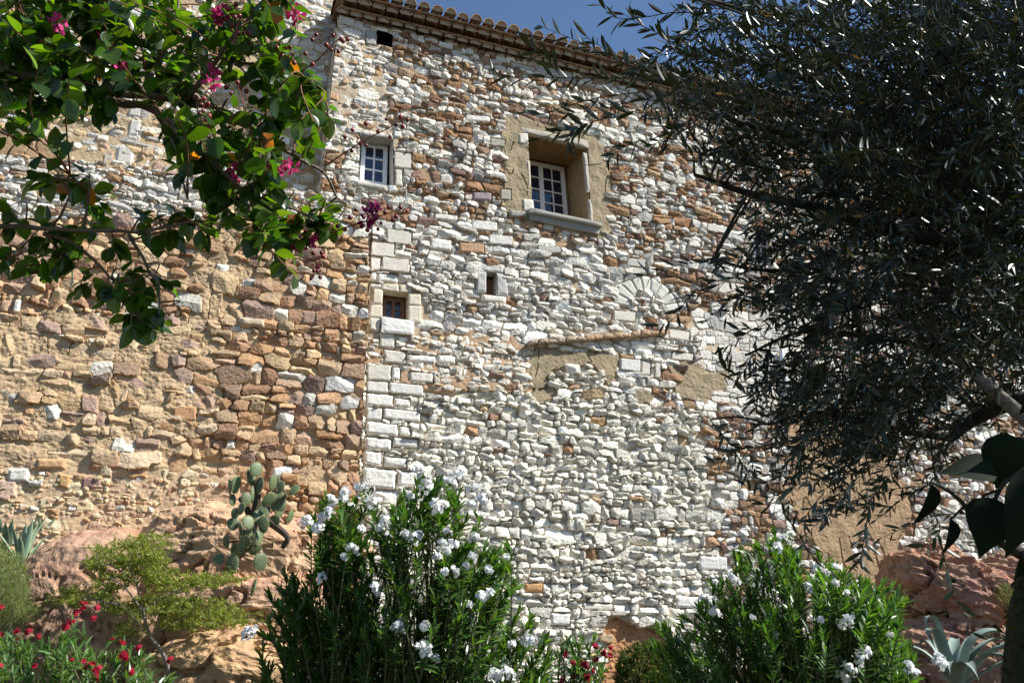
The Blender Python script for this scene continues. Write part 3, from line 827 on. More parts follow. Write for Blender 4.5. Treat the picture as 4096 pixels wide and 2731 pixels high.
# ================================================================== LEFT WALLS
def cls_left(px, py, jx, jy):
    c = np.full(px.shape, ci['buried'])
    c[(jx > 880 + .0 * jy) & (jy > 820)] = ci['orange']
    c[(jx > 700) & (jy > 1750)] = ci['orange']
    c[(jy < 880)] = ci['ledge']
    c[(jy > 880) & (jy < 1260) & (jx < 780)] = ci['orange']
    c[(jx > 830) & (jx < 950) & (jy > 800) & (jy < 1200)] = ci['buried']
    c[(jy > 1870) & (jx < 860)] = ci['rubble']
    c[(jy > 1880) & (jx > 500) & (jx < 960)] = ci['rubble']
    c[(jy > 2000) & (jx < 700)] = ci['rubble']
    return c
LB = [(Q(460, 1262, 605, 1345, .0), .05, (.44, .30, .18), .8), (Q(45, 1245, 122, 1340, .02), .05, (.36, .22, .13), .6), (Q(1220, 1930, 1345, 1995, .0), .0, (.5,.36,.22), .5),
      (Q(1085, 1875, 1165, 1925, .0), .10, (.66, .65, .61), .9), (Q(310, 2015, 380, 2052, .02), .05, (.60, .49, .29), .1), (Q(330, 1915, 415, 1965, .0), .06, (.24, .15, .13), .7),
      (Q(165, 2000, 220, 2045, -.1), .05, (.60, .48, .30), .1), (Q(0, 1925, 80, 2000, .05), .06, (.45, .32, .24), .6), (Q(40, 1880, 130, 1940, .0), .07, (.52, .50, .44), .7),
      (Q(240, 1900, 290, 1960, .2), .07, (.44, .27, .12), .4), (Q(940, 1275, 1090, 1335, .05), .02, (.48, .36, .23), .6), (Q(960, 1290, 1055, 1325, .05), .13, (.46, .37, .26), .8),
      (Q(1203, 1260, 1335, 1312, .04), .06, (.33, .22, .17), .4), (Q(605, 1520, 750, 1570, .02), .05, (.48, .34, .21), .8), (Q(1020, 1462, 1048, 1500, .0), .06, LIMEW, .3),
      (Q(962, 1460, 1046, 1508, .0), .07, LIMEW, .3), (Q(690, 1635, 790, 1700, .0), .07, (.44, .25, .13), .5), (Q(125, 1580, 245, 1590, .0), .05, (.46, .32, .19), .5),
      (Q(190, 1475, 305, 1515, .1), .05, (.36, .22, .16), .6), (Q(350, 1880, 465, 1880, .0), .05, (.36, .2, .12), .5), (Q(155, 1845, 275, 1890, .0), .09, (.46, .29, .15), .8),
      (Q(365, 1830, 490, 1890, .0), .09, (.38, .21, .13), .8), (Q(490, 880, 570, 925, .05), .05, (.52, .52, .5), .3), (Q(440, 560, 500, 575, .1), .05, LIME, .1)]
left_wall = thing("retaining_wall", "battered rusty sandstone wall with crumbling mortar left of the white quoins", "wall", (0, 0, 0))
LW = .16
LFR = (WO + WN * LW, UD, WN)
LPOLY = [(-300, 560), (0, 612), (830, 698), (1200, 760), (1380, 800), (1478, 880), (1474, 1300), (1462, 1440), (1452, 1640), (1440, 1860), (1436, 2100), (1430, 2800), (-300, 2800)]
def keep_left(px, py, U, Z):
    return in_poly(px + 14 * pnoise(U * 5, Z * 5, 2), py + 8 * pnoise(U * 5, Z * 5, 8), LPOLY)
V, F, C = relief_wall(LFR, -11.0, -2.6, 1.5, 10.8, .0165, cls_left, keep_left, LB, seed=21, joint=False)
wall_l = add("masonry", mesh_from("left_masonry", V, [F], M_STONE, C), left_wall)
mb = MB()      # body of the wall behind its face, up to the ledge
top = [wall_uz(np.array(float(x)), np.array(float(y)), LW) for x, y in LPOLY[:6]]
for (ua, za), (ub, zb) in zip(top[:-1], top[1:]):
    A = wall_pt(ua, za - .05, LW - .03); B = wall_pt(ub, zb - .05, LW - .03)
    quad_sheet(mb, A, B, B - WN * 1.3 + ZD * .1, A - WN * 1.3 + ZD * .1, 14, 8, (.42, .35, .25), .05, 3)
ue = wall_uz(np.array(1478.), np.array(880.), LW)
quad_sheet(mb, wall_pt(-2.99, 10.0, LW - .02), wall_pt(-2.85, 1.5, LW - .02), wall_pt(-2.85, 1.5, -.05), wall_pt(-2.99, 10.0, -.05), 40, 4, (.44, .34, .23), .04, 8)
mb.quad(wall_pt(-11, 1.5, LW), wall_pt(-11, 10.0, LW), wall_pt(-11, 10.0, -1.2), wall_pt(-11, 1.5, -1.2), (.44, .34, .23))
mb.build("ledge", M_PLASTER, left_wall)

def cls_up(px, py, jx, jy):
    c = np.full(px.shape, ci['upper'])
    c[(jx > 1100) & (jy < 500)] = ci['corner']
    c[(jx < 260) & (jy > 540)] = ci['plaster2']
    return c
old = thing("old_tower_house", "recessed tan plastered building with a blocked window behind the ledge at upper left", "building", (0, 0, 0))
OW = -.95
UFR = (WO + WN * OW, UD, WN)
UB = []
V, F, C = relief_wall(UFR, -12.2, U0 + .02, 9.6, 18.5, .022, cls_up, lambda px, py, U, Z: np.ones(px.shape, bool), UB, seed=31)
add("wall", mesh_from("old_wall", V, [F], M_STONE, C), old)
mb = MB()
for i, q in enumerate(([(515, 430), (575, 440), (560, 475), (512, 470)], [(522, 478), (570, 482), (552, 556), (512, 548)], [(470, 582), (544, 590), (530, 670), (458, 660)],
          [(728, 580), (790, 590), (784, 660), (720, 655)], [(480, 552), (660, 598), (656, 612), (478, 566)], [(584, 545), (655, 565), (650, 578), (584, 558)])):
    u, z = wall_uz(np.array(q, float)[:, 0], np.array(q, float)[:, 1], OW)
    # blocks of the blocked window, laid on the recessed face
    c4 = [WO + UD * a_ + ZD * b_ + WN * OW for a_, b_ in zip(u, z)]
    cc = sum(c4) / 4
    ax = (c4[1] - c4[0] + c4[2] - c4[3]) / 4; ay = (c4[0] - c4[3] + c4[1] - c4[2]) / 4
    n = 7; S, T = np.meshgrid(np.linspace(-1, 1, n), np.linspace(-1, 1, n))
    ed = np.minimum(1 - np.abs(S), 1 - np.abs(T))
    w = .06 - .03 * (1 - np.clip(ed * 4, 0, 1)) ** 2 + .012 * fbm(S * 2 + i, T * 2, 5, 3)
    Vf = (cc + S[..., None] * ax + T[..., None] * ay + w[..., None] * WN).reshape(-1, 3)
    idx = np.arange(n * n).reshape(n, n); Qd = np.stack([idx[:-1, :-1], idx[:-1, 1:], idx[1:, 1:], idx[1:, :-1]], -1).reshape(-1, 4)
    ring = np.concatenate([idx[0, :], idx[1:, -1], idx[-1, -2::-1], idx[-2:0:-1, 0]])
    mm = len(ring); a_ = np.arange(mm); b_ = (a_ + 1) % mm
    mb.add(np.vstack([Vf, Vf[ring] - WN * .1]), [Qd, np.stack([ring[a_], n * n + a_, n * n + b_, ring[b_]], -1)], (.50, .48, .44))
mb.build("window_surround", M_BLOCK, old)
mb = MB()
mb.quad(wall_pt(-12.2, 9.6, OW), wall_pt(-12.2, 18.5, OW), wall_pt(-12.2, 18.5, -7), wall_pt(-12.2, 9.6, -7), col_r)
mb.quad(wall_pt(U0, 14, OW), wall_pt(U0, 18.5, OW), wall_pt(U0, 18.5, -7), wall_pt(U0, 14, -7), col_r)
mb.quad(wall_pt(-12.2, 9.6, -7), wall_pt(U0, 9.6, -7), wall_pt(U0, 18.5, -7), wall_pt(-12.2, 18.5, -7), col_r)
mb.quad(wall_pt(-12.2, 18.5, OW), wall_pt(U0, 18.5, OW), wall_pt(U0, 18.5, -7), wall_pt(-12.2, 18.5, -7), (.36, .22, .13))
mb.build("rear_wall", M_PLASTER, old)

# ================================================================== GROUND AND ROCKS
def ground_h(x, y):
    return 1.15 * smooth01((y - 5.0) / 12.0) + .06 * fbm(x * .8, y * .8, 3, 3)
xs = np.concatenate([np.linspace(-400, -14, 12)[:-1], np.linspace(-14, 18, 150), np.linspace(18, 400, 12)[1:]])
ys = np.concatenate([np.linspace(-300, -4, 10)[:-1], np.linspace(-4, 22, 130), np.linspace(22, 600, 12)[1:]])
X, Y = np.meshgrid(xs, ys)
Zg = ground_h(X, Y)
idx = np.arange(X.size).reshape(X.shape)
Fq = np.stack([idx[:-1, :-1], idx[:-1, 1:], idx[1:, 1:], idx[1:, :-1]], -1).reshape(-1, 4)
cg = np.array((.055, .045, .028)) * (1 + .3 * fbm(X * .7, Y * .7, 1, 3))[..., None]
tag(add("ground", mesh_from("ground", np.stack([X, Y, Zg], -1).reshape(-1, 3), [Fq], M_SOIL, cg.reshape(-1, 3), smooth=True)), kind="structure")

def rock(name, outline, d, T, label, col, seed=0, bed=(0, 0, 1), bedf=5.0, amp=.07, res=130, flat=.75, stria=.5):
    """boulder with the given outline at its distance, T metres half thick, weathered along its bedding"""
    o = np.array(outline, float); cpx = o.mean(0)
    C0 = at(cpx[0], cpx[1], d)
    rel = (o - cpx) * d / FPX; rel[:, 1] *= -1
    ang = np.arctan2(rel[:, 1], rel[:, 0]); rad = np.hypot(rel[:, 0], rel[:, 1])
    k = np.argsort(ang); ang, rad = ang[k], rad[k]
    ang = np.concatenate([ang[-1:] - 2 * math.pi, ang, ang[:1] + 2 * math.pi]); rad = np.concatenate([rad[-1:], rad, rad[:1]])
    nth, nph = res, res // 2
    th = np.linspace(0, 2 * math.pi, nth, endpoint=False); ph = np.linspace(.02, math.pi - .02, nph)
    TH, PHI = np.meshgrid(th, ph)
    r = np.interp(TH, ang, rad)
    sn = np.sin(PHI) ** flat; cs = np.sign(np.cos(PHI)) * np.abs(np.cos(PHI)) ** .8
    L = np.stack([np.cos(TH) * r * sn, np.sin(TH) * r * sn, cs * T], -1)
    P = C0 + L[..., :1] * RT + L[..., 1:2] * ZD - L[..., 2:3] * np.array([0, 1.0, 0])
    nr = unit(np.stack([np.cos(TH) * sn / np.maximum(r, .1), np.sin(TH) * sn / np.maximum(r, .1), cs / T], -1))
    nr = unit(nr[..., :1] * RT + nr[..., 1:2] * ZD - nr[..., 2:3] * np.array([0, 1.0, 0]))
    b = unit(np.array(bed, float))
    h = P @ b
    wv = h + .22 * fbm(P[..., 0] * .9 + seed, P[..., 1] * .9, P[..., 2] * .9, 3)
    strata = 1 - np.abs(pnoise(wv * bedf, seed * 3.1, P[..., 0] * .5)) * 2
    lump = fbm(P[..., 0] * 1.1 + seed, P[..., 1] * 1.1, P[..., 2] * 1.1, 4)
    ridge = np.abs(fbm(P[..., 0] * 2.3 + seed, P[..., 1] * 2.3, P[..., 2] * 3.1, 3))
    fine = fbm(P[..., 0] * 7 + seed, P[..., 1] * 7, P[..., 2] * 11, 4)
    crack = smooth01(1 - np.abs(fbm(P[..., 0] * .9, P[..., 1] * .9 + seed, P[..., 2] * 1.6, 3)) * 22)
    cell = np.abs(pnoise(P[..., 0] * 3.3 + seed, P[..., 1] * 3.3, P[..., 2] * 4.2))
    step = np.floor(wv * bedf * 1.3 + .6 * lump) ; ledge = (wv * bedf * 1.3 + .6 * lump) - step
    disp = amp * (1.6 * lump + stria * .8 * strata - 1.0 * ridge + .5 * fine - 1.1 * crack + .5 * min(1, stria) * smooth01(ledge * 1.15) - .5 * smooth01((cell - .25) * 4) * lump)
    P = P + nr * disp[..., None]
    c1 = np.array(col); 
    f = fbm(P[..., 0] * 1.5 + seed, P[..., 1] * 1.5, P[..., 2] * 2.2, 3)
    g2 = pnoise(wv * bedf * .6, seed, 2.5)
    c = c1 * (1 + .2 * f + .10 * fine)[..., None]
    c = c * (1 - .35 * crack - .18 * smooth01(fbm(P[..., 0] * 3 + seed, P[..., 1] * 3, P[..., 2] * 3 + 8, 4) * 3))[..., None]
    c = c + np.array((.03, -.025, -.02)) * smooth01(g2 * 2)[..., None] + np.array((-.06, -.05, -.015)) * smooth01(f * 3 - .3)[..., None]
    idx = np.arange(nth * nph).reshape(nph, nth)
    Qd = np.stack([idx[:-1], np.roll(idx[:-1], -1, 1), np.roll(idx[1:], -1, 1), idx[1:]], -1).reshape(-1, 4)
    V = np.vstack([P.reshape(-1, 3), P[0].mean(0)[None], P[-1].mean(0)[None]]); n = nth * nph
    t0 = np.array([[(q + 1) % nth, q, n] for q in range(nth)]); t1 = np.array([[n - nth + q, n - nth + (q + 1) % nth, n + 1] for q in range(nth)])
    cc = np.vstack([c.reshape(-1, 3), c[0, :1], c[-1, :1]])
    ob = add(name, mesh_from(name, V - C0, [t0, t1, Qd[:, ::-1]], M_ROCK, np.clip(cc, .03, .8)), loc=C0)
    return tag(ob, label, "boulder", "ochre boulders below the walls")

PINK = (.44, .275, .18)
rock("boulder", [(40,2360),(120,2230),(250,2150),(400,2125),(580,2140),(660,2200),(660,2350),(640,2500),(580,2660),(420,2860),(120,2860),(20,2600)], 12.0, 1.0, "large smooth pink boulder with fine cracks beside the agaves", PINK, 1, (.1, 0, 1), 3.0, .05, stria=.05)
rock("boulder", [(545,2230),(640,2070),(760,2030),(900,2040),(1010,2085),(1130,2110),(1300,2150),(1320,2260),(1250,2390),(1050,2360),(880,2340),(740,2350),(620,2330)], 12.4, .8, "cracked layered boulder under the prickly pear", (.50,.33,.20), 2, (.15, .1, 1), 4.5, .075)
rock("boulder", [(640,2330),(840,2330),(1080,2290),(1260,2310),(1300,2480),(1180,2600),(900,2620),(700,2560)], 11.9, .7, "smooth pink boulder behind the feathery shrub", (.50,.32,.20), 3, (.1, 0, 1), 3, .06)
rock("boulder", [(600,2640),(760,2560),(900,2520),(1080,2530),(1180,2620),(1230,2900),(600,2900)], 11.2, .8, "yellow ochre boulder at the foot of the feathery shrub", (.49,.31,.165), 4, (.1, 0, 1), 2.5, .07)
rock("boulder", [(3560,2300),(3590,2225),(3700,2205),(3831,2236),(3893,2300),(3985,2350),(4026,2420),(4050,2510),(4010,2580),(3900,2570),(3780,2545),(3660,2460),(3600,2390)], 15.4, 1.1, "big rough brown boulder with parallel slanting ridges above the drooping agave", (.33,.20,.13), 5, (.45, .1, 1), 6.5, .12, stria=.7)  # rock colour darkened to stand in for shade
rock("boulder", [(3880,2290),(3960,2255),(4110,2235),(4220,2290),(4220,2420),(4080,2400),(3960,2370)], 16.2, .7, "smaller brown boulder behind the ridged one", (.34,.21,.135), 6, (.4, .1, 1), 6, .09)  # darker colour carries painted shade as well
rock("boulder", [(3560,2520),(3700,2480),(3900,2520),(4060,2560),(4150,2700),(4100,2900),(3560,2900)], 14.6, .9, "shadowed reddish boulder behind the drooping agave leaves", (.30,.17,.11), 7, (.4, .1, 1), 5, .11)  # shade worked into the darker base colour
rock("boulder", [(2612,2372),(2640,2368),(2720,2400),(2790,2470),(2900,2540),(2960,2700),(2900,2800),(2660,2800),(2600,2660),(2620,2500)], 15.9, .55, "tilted orange rock slab against the foot of the white wall", (.46,.25,.12), 8, (.5, 0, 1), 3, .04)
rock("boulder", [(2400,2610),(2470,2560),(2560,2600),(2640,2590),(2700,2650),(2700,2850),(2350,2850),(2360,2680)], 15.6, .6, "low orange rock under the hollow in the white wall", (.47,.26,.12), 9, (.2, 0, 1), 4, .07)
rock("boulder", [(1050,2060),(1180,2075),(1330,2110),(1480,2180),(1480,2420),(1200,2420),(1080,2250)], 13.1, .5, "rock shelf behind the prickly pear, partly under white oleander", (.48,.31,.2), 12, (.2, 0, 1), 4, .07)
rock("boulder", [(-250,2320),(-120,2160),(60,2120),(170,2200),(180,2420),(120,2860),(-250,2860)], 12.7, .8, "rock at the left edge below the spiky agaves", (.42,.27,.17), 13, (.2, 0, 1), 4, .08)

# ================================================================== LEAF BATCHES
def frame_of(axis, up):
    """rows: leaf x (side), y (axis), z (normal)"""
    y = unit(axis); x = unit(np.cross(y, up)); z = np.cross(x, y)
    return np.stack([x, y, z], 1)

def leaf_shape(profile, fold=.15, curl=.1, nseg=None):
    """profile: half widths along a unit-long blade. returns verts (with midrib) and quads"""
    n = len(profile); t = np.linspace(0, 1, n); p = np.array(profile, float)
    z = -curl * t ** 2
    mid = np.stack([0 * t, t, z], 1); le = np.stack([-p, t, z + fold * p], 1); ri = np.stack([p, t, z + fold * p], 1)
    V = np.vstack([le, mid, ri]); i = np.arange(n - 1)
    F = np.vstack([np.stack([i, i + n, i + n + 1, i + 1], 1), np.stack([i + n, i + 2 * n, i + 2 * n + 1, i + n + 1], 1)])
    return V, F

def put_leaves(mb, shape, pos, axis, up, size, col, wid=1.0):
    V, F = shape; pos = np.asarray(pos, float); N = len(pos)
    if N == 0: return
    R = frame_of(np.asarray(axis, float), np.asarray(up, float))
    size = np.broadcast_to(np.asarray(size, float), (N,)); wid = np.broadcast_to(np.asarray(wid, float), (N,))
    S = V[None] * np.stack([size * wid, size, size], 1)[:, None]
    W = pos[:, None] + np.einsum('nvi,nij->nvj', S, R)
    Fa = (F[None] + (np.arange(N) * len(V))[:, None, None]).reshape(-1, 4)
    c = np.repeat(np.broadcast_to(np.asarray(col, float), (N, 3)), len(V), 0)
    mb.add(W.reshape(-1, 3), [Fa], c)

def colors(base, n, rng, var=.2, hue=.08):
    base = np.array(base, float)
    c = base[rng.integers(0, len(base), n)] if base.ndim == 2 else np.repeat(base[None], n, 0)
    return np.clip(c * (1 + rng.normal(0, var, (n, 1))) * (1 + rng.normal(0, hue, (n, 3))), .004, .9)

OLEANDER_LEAF = leaf_shape([.008, .055, .085, .095, .085, .055, .006], .35, .12)
OLIVE_LEAF = leaf_shape([.01, .08, .105, .10, .065, .006], .2, .10)
ROUND_LEAF = leaf_shape([.03, .20, .30, .345, .33, .27, .17, .02], .22, .16)
HEART_LEAF = leaf_shape([.05, .34, .43, .44, .39, .30, .19, .09, .008], .32, .30)
TINY_LEAF = leaf_shape([.03, .24, .02], .2, .1)
NEEDLE = leaf_shape([.02, .035, .005], .0, .1)
PETAL = leaf_shape([.06, .22, .36, .34, .12], .1, .25)

def poly_sample(poly, n, rng):
    P = np.array(poly, float); lo, hi = P.min(0), P.max(0); out = []
    while len(out) < n:
        q = lo + rng.random((n * 2, 2)) * (hi - lo)
        out += list(q[in_poly(q[:, 0], q[:, 1], poly)])
    return np.array(out[:n])

def poly_dist(q, poly):
    P = np.array(poly, float); d = np.full(len(q), 1e9)
    for i in range(len(P)):
        a, b = P[i], P[(i + 1) % len(P)]; ab = b - a
        t = np.clip(((q - a) @ ab) / (ab @ ab + 1e-9), 0, 1)
        d = np.minimum(d, np.linalg.norm(q - a - t[:, None] * ab, axis=1))
    return d

def flower_cluster(mb, C0, r, n, size, col, rng, toward):
    for k in range(n):
        v = unit(rng.normal(size=3) * .8 + toward); p = C0 + v * r * rng.uniform(.5, 1.0)
        mb.tube(spline([C0 - ZD * .02, p], 3), .0015, 3, (.14, .2, .06), cap=False)
        f = unit(v + rng.normal(size=3) * .45)
        t = unit(np.cross(f, rng.normal(size=3))); s = np.cross(f, t)
        a = np.arange(5) / 5 * 2 * math.pi + rng.random() * 6
        ax = np.cos(a)[:, None] * t + np.sin(a)[:, None] * s + .25 * f
        put_leaves(mb, PETAL, np.repeat(p[None], 5, 0), ax, np.repeat(f[None], 5, 0), size * rng.uniform(.8, 1.15), colors(col, 5, rng, .05, .02))

def oleander(label, poly, d, T, base_px, nshoot, leafL, cols, flowers, fcol, seed, leaf_n=30, group=None, shoot_len=.42, fsize=.024, fr=.06, fn=15, ground_d=None, lean=.0, fname="flower_cluster"):
    rng = np.random.default_rng(seed)
    base = at(base_px[0], base_px[1], d); base[2] = ground_h(base[0], base[1]) - .05
    root = thing("oleander", label, "shrub", base, group)
    q = poly_sample(poly, int(nshoot * 1.5), rng)
    pd = poly_dist(q, poly); pd = pd / pd.max()
    ok = np.argsort(pd + rng.random(len(pd)) * 2.2)[:nshoot]; q = q[ok]; pd = pd[ok]
    dep = rng.uniform(-1, 1, nshoot) * T * np.sqrt(np.clip(pd, .05, 1))
    tips = at(q[:, 0], q[:, 1], d + dep)
    stems = MB(); leaves = MB()
    for k in range(nshoot):
        tip = tips[k]
        b0 = base + np.array([rng.normal() * .3, rng.normal() * .2, 0]) + np.array([(tip[0] - base[0]) * .35, 0, 0])
        v = tip - b0; v[2] = 0
        mid = b0 + v * .6 + np.array([0, 0, (tip[2] - b0[2]) * .6])
        top_dir = unit(unit(tip - mid) + np.array([rng.normal() * .35 + (tip[0] - base[0]) * .25, rng.normal() * .35 - .1, .35]))
        P = spline([b0, mid, tip - top_dir * shoot_len * .5, tip], 16)
        stems.tube(P, np.linspace(.011, .003, 16), 4, (.13, .13, .07))
        seg = np.linalg.norm(np.diff(P, axis=0), axis=1); cum = np.concatenate([[0], np.cumsum(seg)])
        n = int(leaf_n * rng.uniform(.8, 1.2))
        back = np.sort(np.concatenate([rng.uniform(0, shoot_len, n * 6 // 10), rng.uniform(0, shoot_len * 3.2, n - n * 6 // 10)]))
        s = cum[-1] - np.where(back > cum[-1] * .92, back * .5, back)
        s = np.clip(s, cum[-1] * .1, cum[-1])
        pos = np.stack([np.interp(s, cum, P[:, j]) for j in range(3)], 1)
        T_ = unit(np.stack([np.interp(s + .02, cum, P[:, j]) - np.interp(s - .02, cum, P[:, j]) for j in range(3)], 1) + top_dir * .001)
        an = np.arange(n) * 2.094 + rng.random(n) * .7 + k
        ref = np.cross(T_, np.array([.3, .8, .1])); ref = unit(ref); r2 = np.cross(T_, ref)
        out = np.cos(an)[:, None] * ref + np.sin(an)[:, None] * r2
        spread = np.clip(.35 + back / shoot_len * 1.1, 0, 1.75)[:len(an)]
        ax = unit(T_ + out * spread[:, None] * rng.uniform(.7, 1.2, (n, 1)) + np.array([0, 0, -.25]) * (back > shoot_len * .5)[:, None] + rng.normal(size=(n, 3)) * .16)
        up = unit(T_ * .8 + np.array([0, 0, .5]) - out * .3)
        put_leaves(leaves, OLEANDER_LEAF, pos, ax, up, leafL * rng.uniform(.65, 1.15, n), colors(cols, n, rng, .18, .06), rng.uniform(.85, 1.25, n))
    stems.build("stem", M_BARK, root, base)
    leaves.build("foliage", M_OLEANDER, root, base)
    for (x, y, r) in flowers:
        dz = -T * .75 * rng.uniform(.5, 1.0) if (x, y) in DEEP else -T * rng.uniform(.55, 1.0)
        C0 = at(x, y, d + dz)
        f = MB(); flower_cluster(f, C0, fr * r, max(2, int(fn * r)), fsize, fcol, rng, unit(np.array([.25, -.8, .6])))
        f.build(fname, M_PETAL, root, base)
    return root
DEEP = set()
def S_(pts, k=1.7415): return [(x * k, y * k) for x, y in pts]
GREEN_O = np.array([(.05, .115, .022), (.07, .15, .032), (.04, .09, .022), (.09, .17, .045), (.06, .10, .032)])
WHITE_F = (.82, .82, .80)
P_OL1 = S_([(745,1140),(860,1120),(950,1105),(1010,1110),(1060,1125),(1090,1170),(1120,1200),(1170,1225),(1180,1260),(1170,1300),(1200,1350),(1240,1430),(1280,1520),(1300,1640),(560,1640),(600,1500),(600,1410),(630,1340),(670,1290),(720,1270),(715,1200)])
FL1 = [(1380,1985,1.3),(1455,1960,1.5),(1490,2010,1.2),(1330,2000,.9),(1680,1905,1.5),(1700,1950,1.2),(1820,1910,1.3),(1800,1935,.9),(1885,1960,1.3),(1925,2005,1.3),(1890,2020,.8),(1735,2035,1.3),(1770,2020,1.0),(1540,2085,.9),(1530,2120,1.0),(1620,2140,.8),(1670,2150,1.0),(1655,2175,.8),(1410,2200,1.0),(1375,2235,.7),(1225,2090,1.1),(1270,2110,.9),(1285,2070,.7),(1790,2130,.7),(1770,2180,.9),(1810,2180,.9),(1790,2205,.8),(1745,2230,.7),(1890,2230,.7),(1865,2265,.6),(1815,2290,.8),(1895,2150,.7),(1500,2370,.9),(1495,2345,.7),(1925,2385,.9),(1955,2375,.8),(1955,2280,.6),(2025,2230,.5),(1590,2500,1.0),(1600,2525,.9),(1700,2505,.8),(1690,2585,1.0),(1705,2605,1.0),(1740,2640,.8),(1975,2710,1.4),(2020,2690,1.3),(2045,2575,.6),(2110,2555,.9),(2130,2560,.7),(985,2540,1.2),(1010,2525,.9),(1260,2120,.7),(1445,2115,.6),(1320,2050,.9),(1640,1985,.6),(1875,2415,.6),(1780,2290,.5),(1290,2310,.7)]
oleander("tall oleander covered in white flower clusters in front of the white quoins", P_OL1, 7.0, .85, (1600, 2731), 400, .14, GREEN_O, FL1, WHITE_F, 3, leaf_n=50, group="white flowering oleanders")
P_OL2 = S_([(1490,1640),(1500,1470),(1535,1405),(1610,1380),(1650,1340),(1680,1320),(1680,1240),(1710,1250),(1790,1225),(1840,1250),(1900,1280),(1990,1330),(2060,1350),(2100,1410),(2090,1450),(2110,1640)])
FL2 = [(3385,2480,1.2),(3360,2500,.9),(3455,2610,1.4),(3440,2630,1.1),(3390,2685,1.6),(3370,2710,1.3),(3630,2670,1.3),(3650,2690,1.0),(3745,2640,1.4),(3765,2660,1.1),(3095,2540,.8),(3230,2360,.8),(3225,2345,.6),(3275,2270,.8),(3340,2335,.7),(3130,2160,1.1),(3110,2190,.9),(2940,2330,1.0),(2920,2310,.8),(2830,2400,1.0),(2855,2450,1.0),(2810,2390,.6),(3340,2270,.7),(3560,2540,.5),(3060,2590,.6),(3280,2480,.6),(3300,2290,.6),(2860,2330,.6),(3385,2370,.5),(3010,2470,.4)]
oleander("bushy oleander with sparse white flowers below the olive tree", P_OL2, 8.0, .9, (3180, 2731), 380, .135, np.array([(.055,.13,.022),(.075,.165,.03),(.045,.10,.022),(.095,.185,.042),(.07,.115,.035)]), FL2, WHITE_F, 5, leaf_n=48, group="white flowering oleanders")
P_RED = S_([(-60,1640),(-60,1460),(40,1450),(90,1460),(120,1480),(150,1420),(190,1440),(250,1450),(320,1470),(350,1510),(390,1550),(410,1640)])
FLR = [(300,2455,1.1),(335,2420,1.2),(390,2430,.8),(280,2490,.9),(260,2510,.8),(375,2475,.6),(65,2525,.6),(115,2525,.6),(160,2545,.5),(70,2560,.4),(450,2560,.5),(490,2570,.5),(560,2590,.7),(490,2620,.9),(500,2635,.6),(330,2650,.8),(360,2665,1.0),(390,2680,1.2),(525,2690,.7),(680,2640,.8),(140,2665,.4),(0,2540,.5),(5,2430,.5),(5,2660,.5),(290,2640,.5),(380,2715,.7)]
oleander("low red flowering oleander in the lower left corner before pink rocks", P_RED, 8.6, .7, (300, 2731), 120, .15, np.array([(.09,.17,.05),(.11,.19,.07),(.07,.14,.04),(.12,.21,.06)]), FLR, (.34, .008, .03), 8, leaf_n=24, group="red flowering oleanders", fsize=.028, fr=.045, fn=7)
P_RED2 = S_([(1270,1640),(1275,1500),(1290,1465),(1330,1450),(1370,1460),(1400,1500),(1405,1640)])
FLR2 = [(2380,2590,1.0),(2410,2610,1.0),(2415,2625,.8),(2440,2590,.5),(2335,2660,1.2),(2320,2650,.9),(2365,2685,.8),(2345,2715,1.3),(2385,2640,.6),(2290,2655,.6),(2260,2615,.7),(2250,2725,.8),(2440,2620,.5),(2300,2705,.5)]
oleander("small red flowering oleander between the two white ones", P_RED2, 9.0, .45, (2330, 2731), 60, .13, np.array([(.07,.14,.035),(.09,.17,.05),(.06,.12,.03)]), FLR2, (.34, .008, .035), 9, leaf_n=26, group="red flowering oleanders", fsize=.028, fr=.045, fn=7)

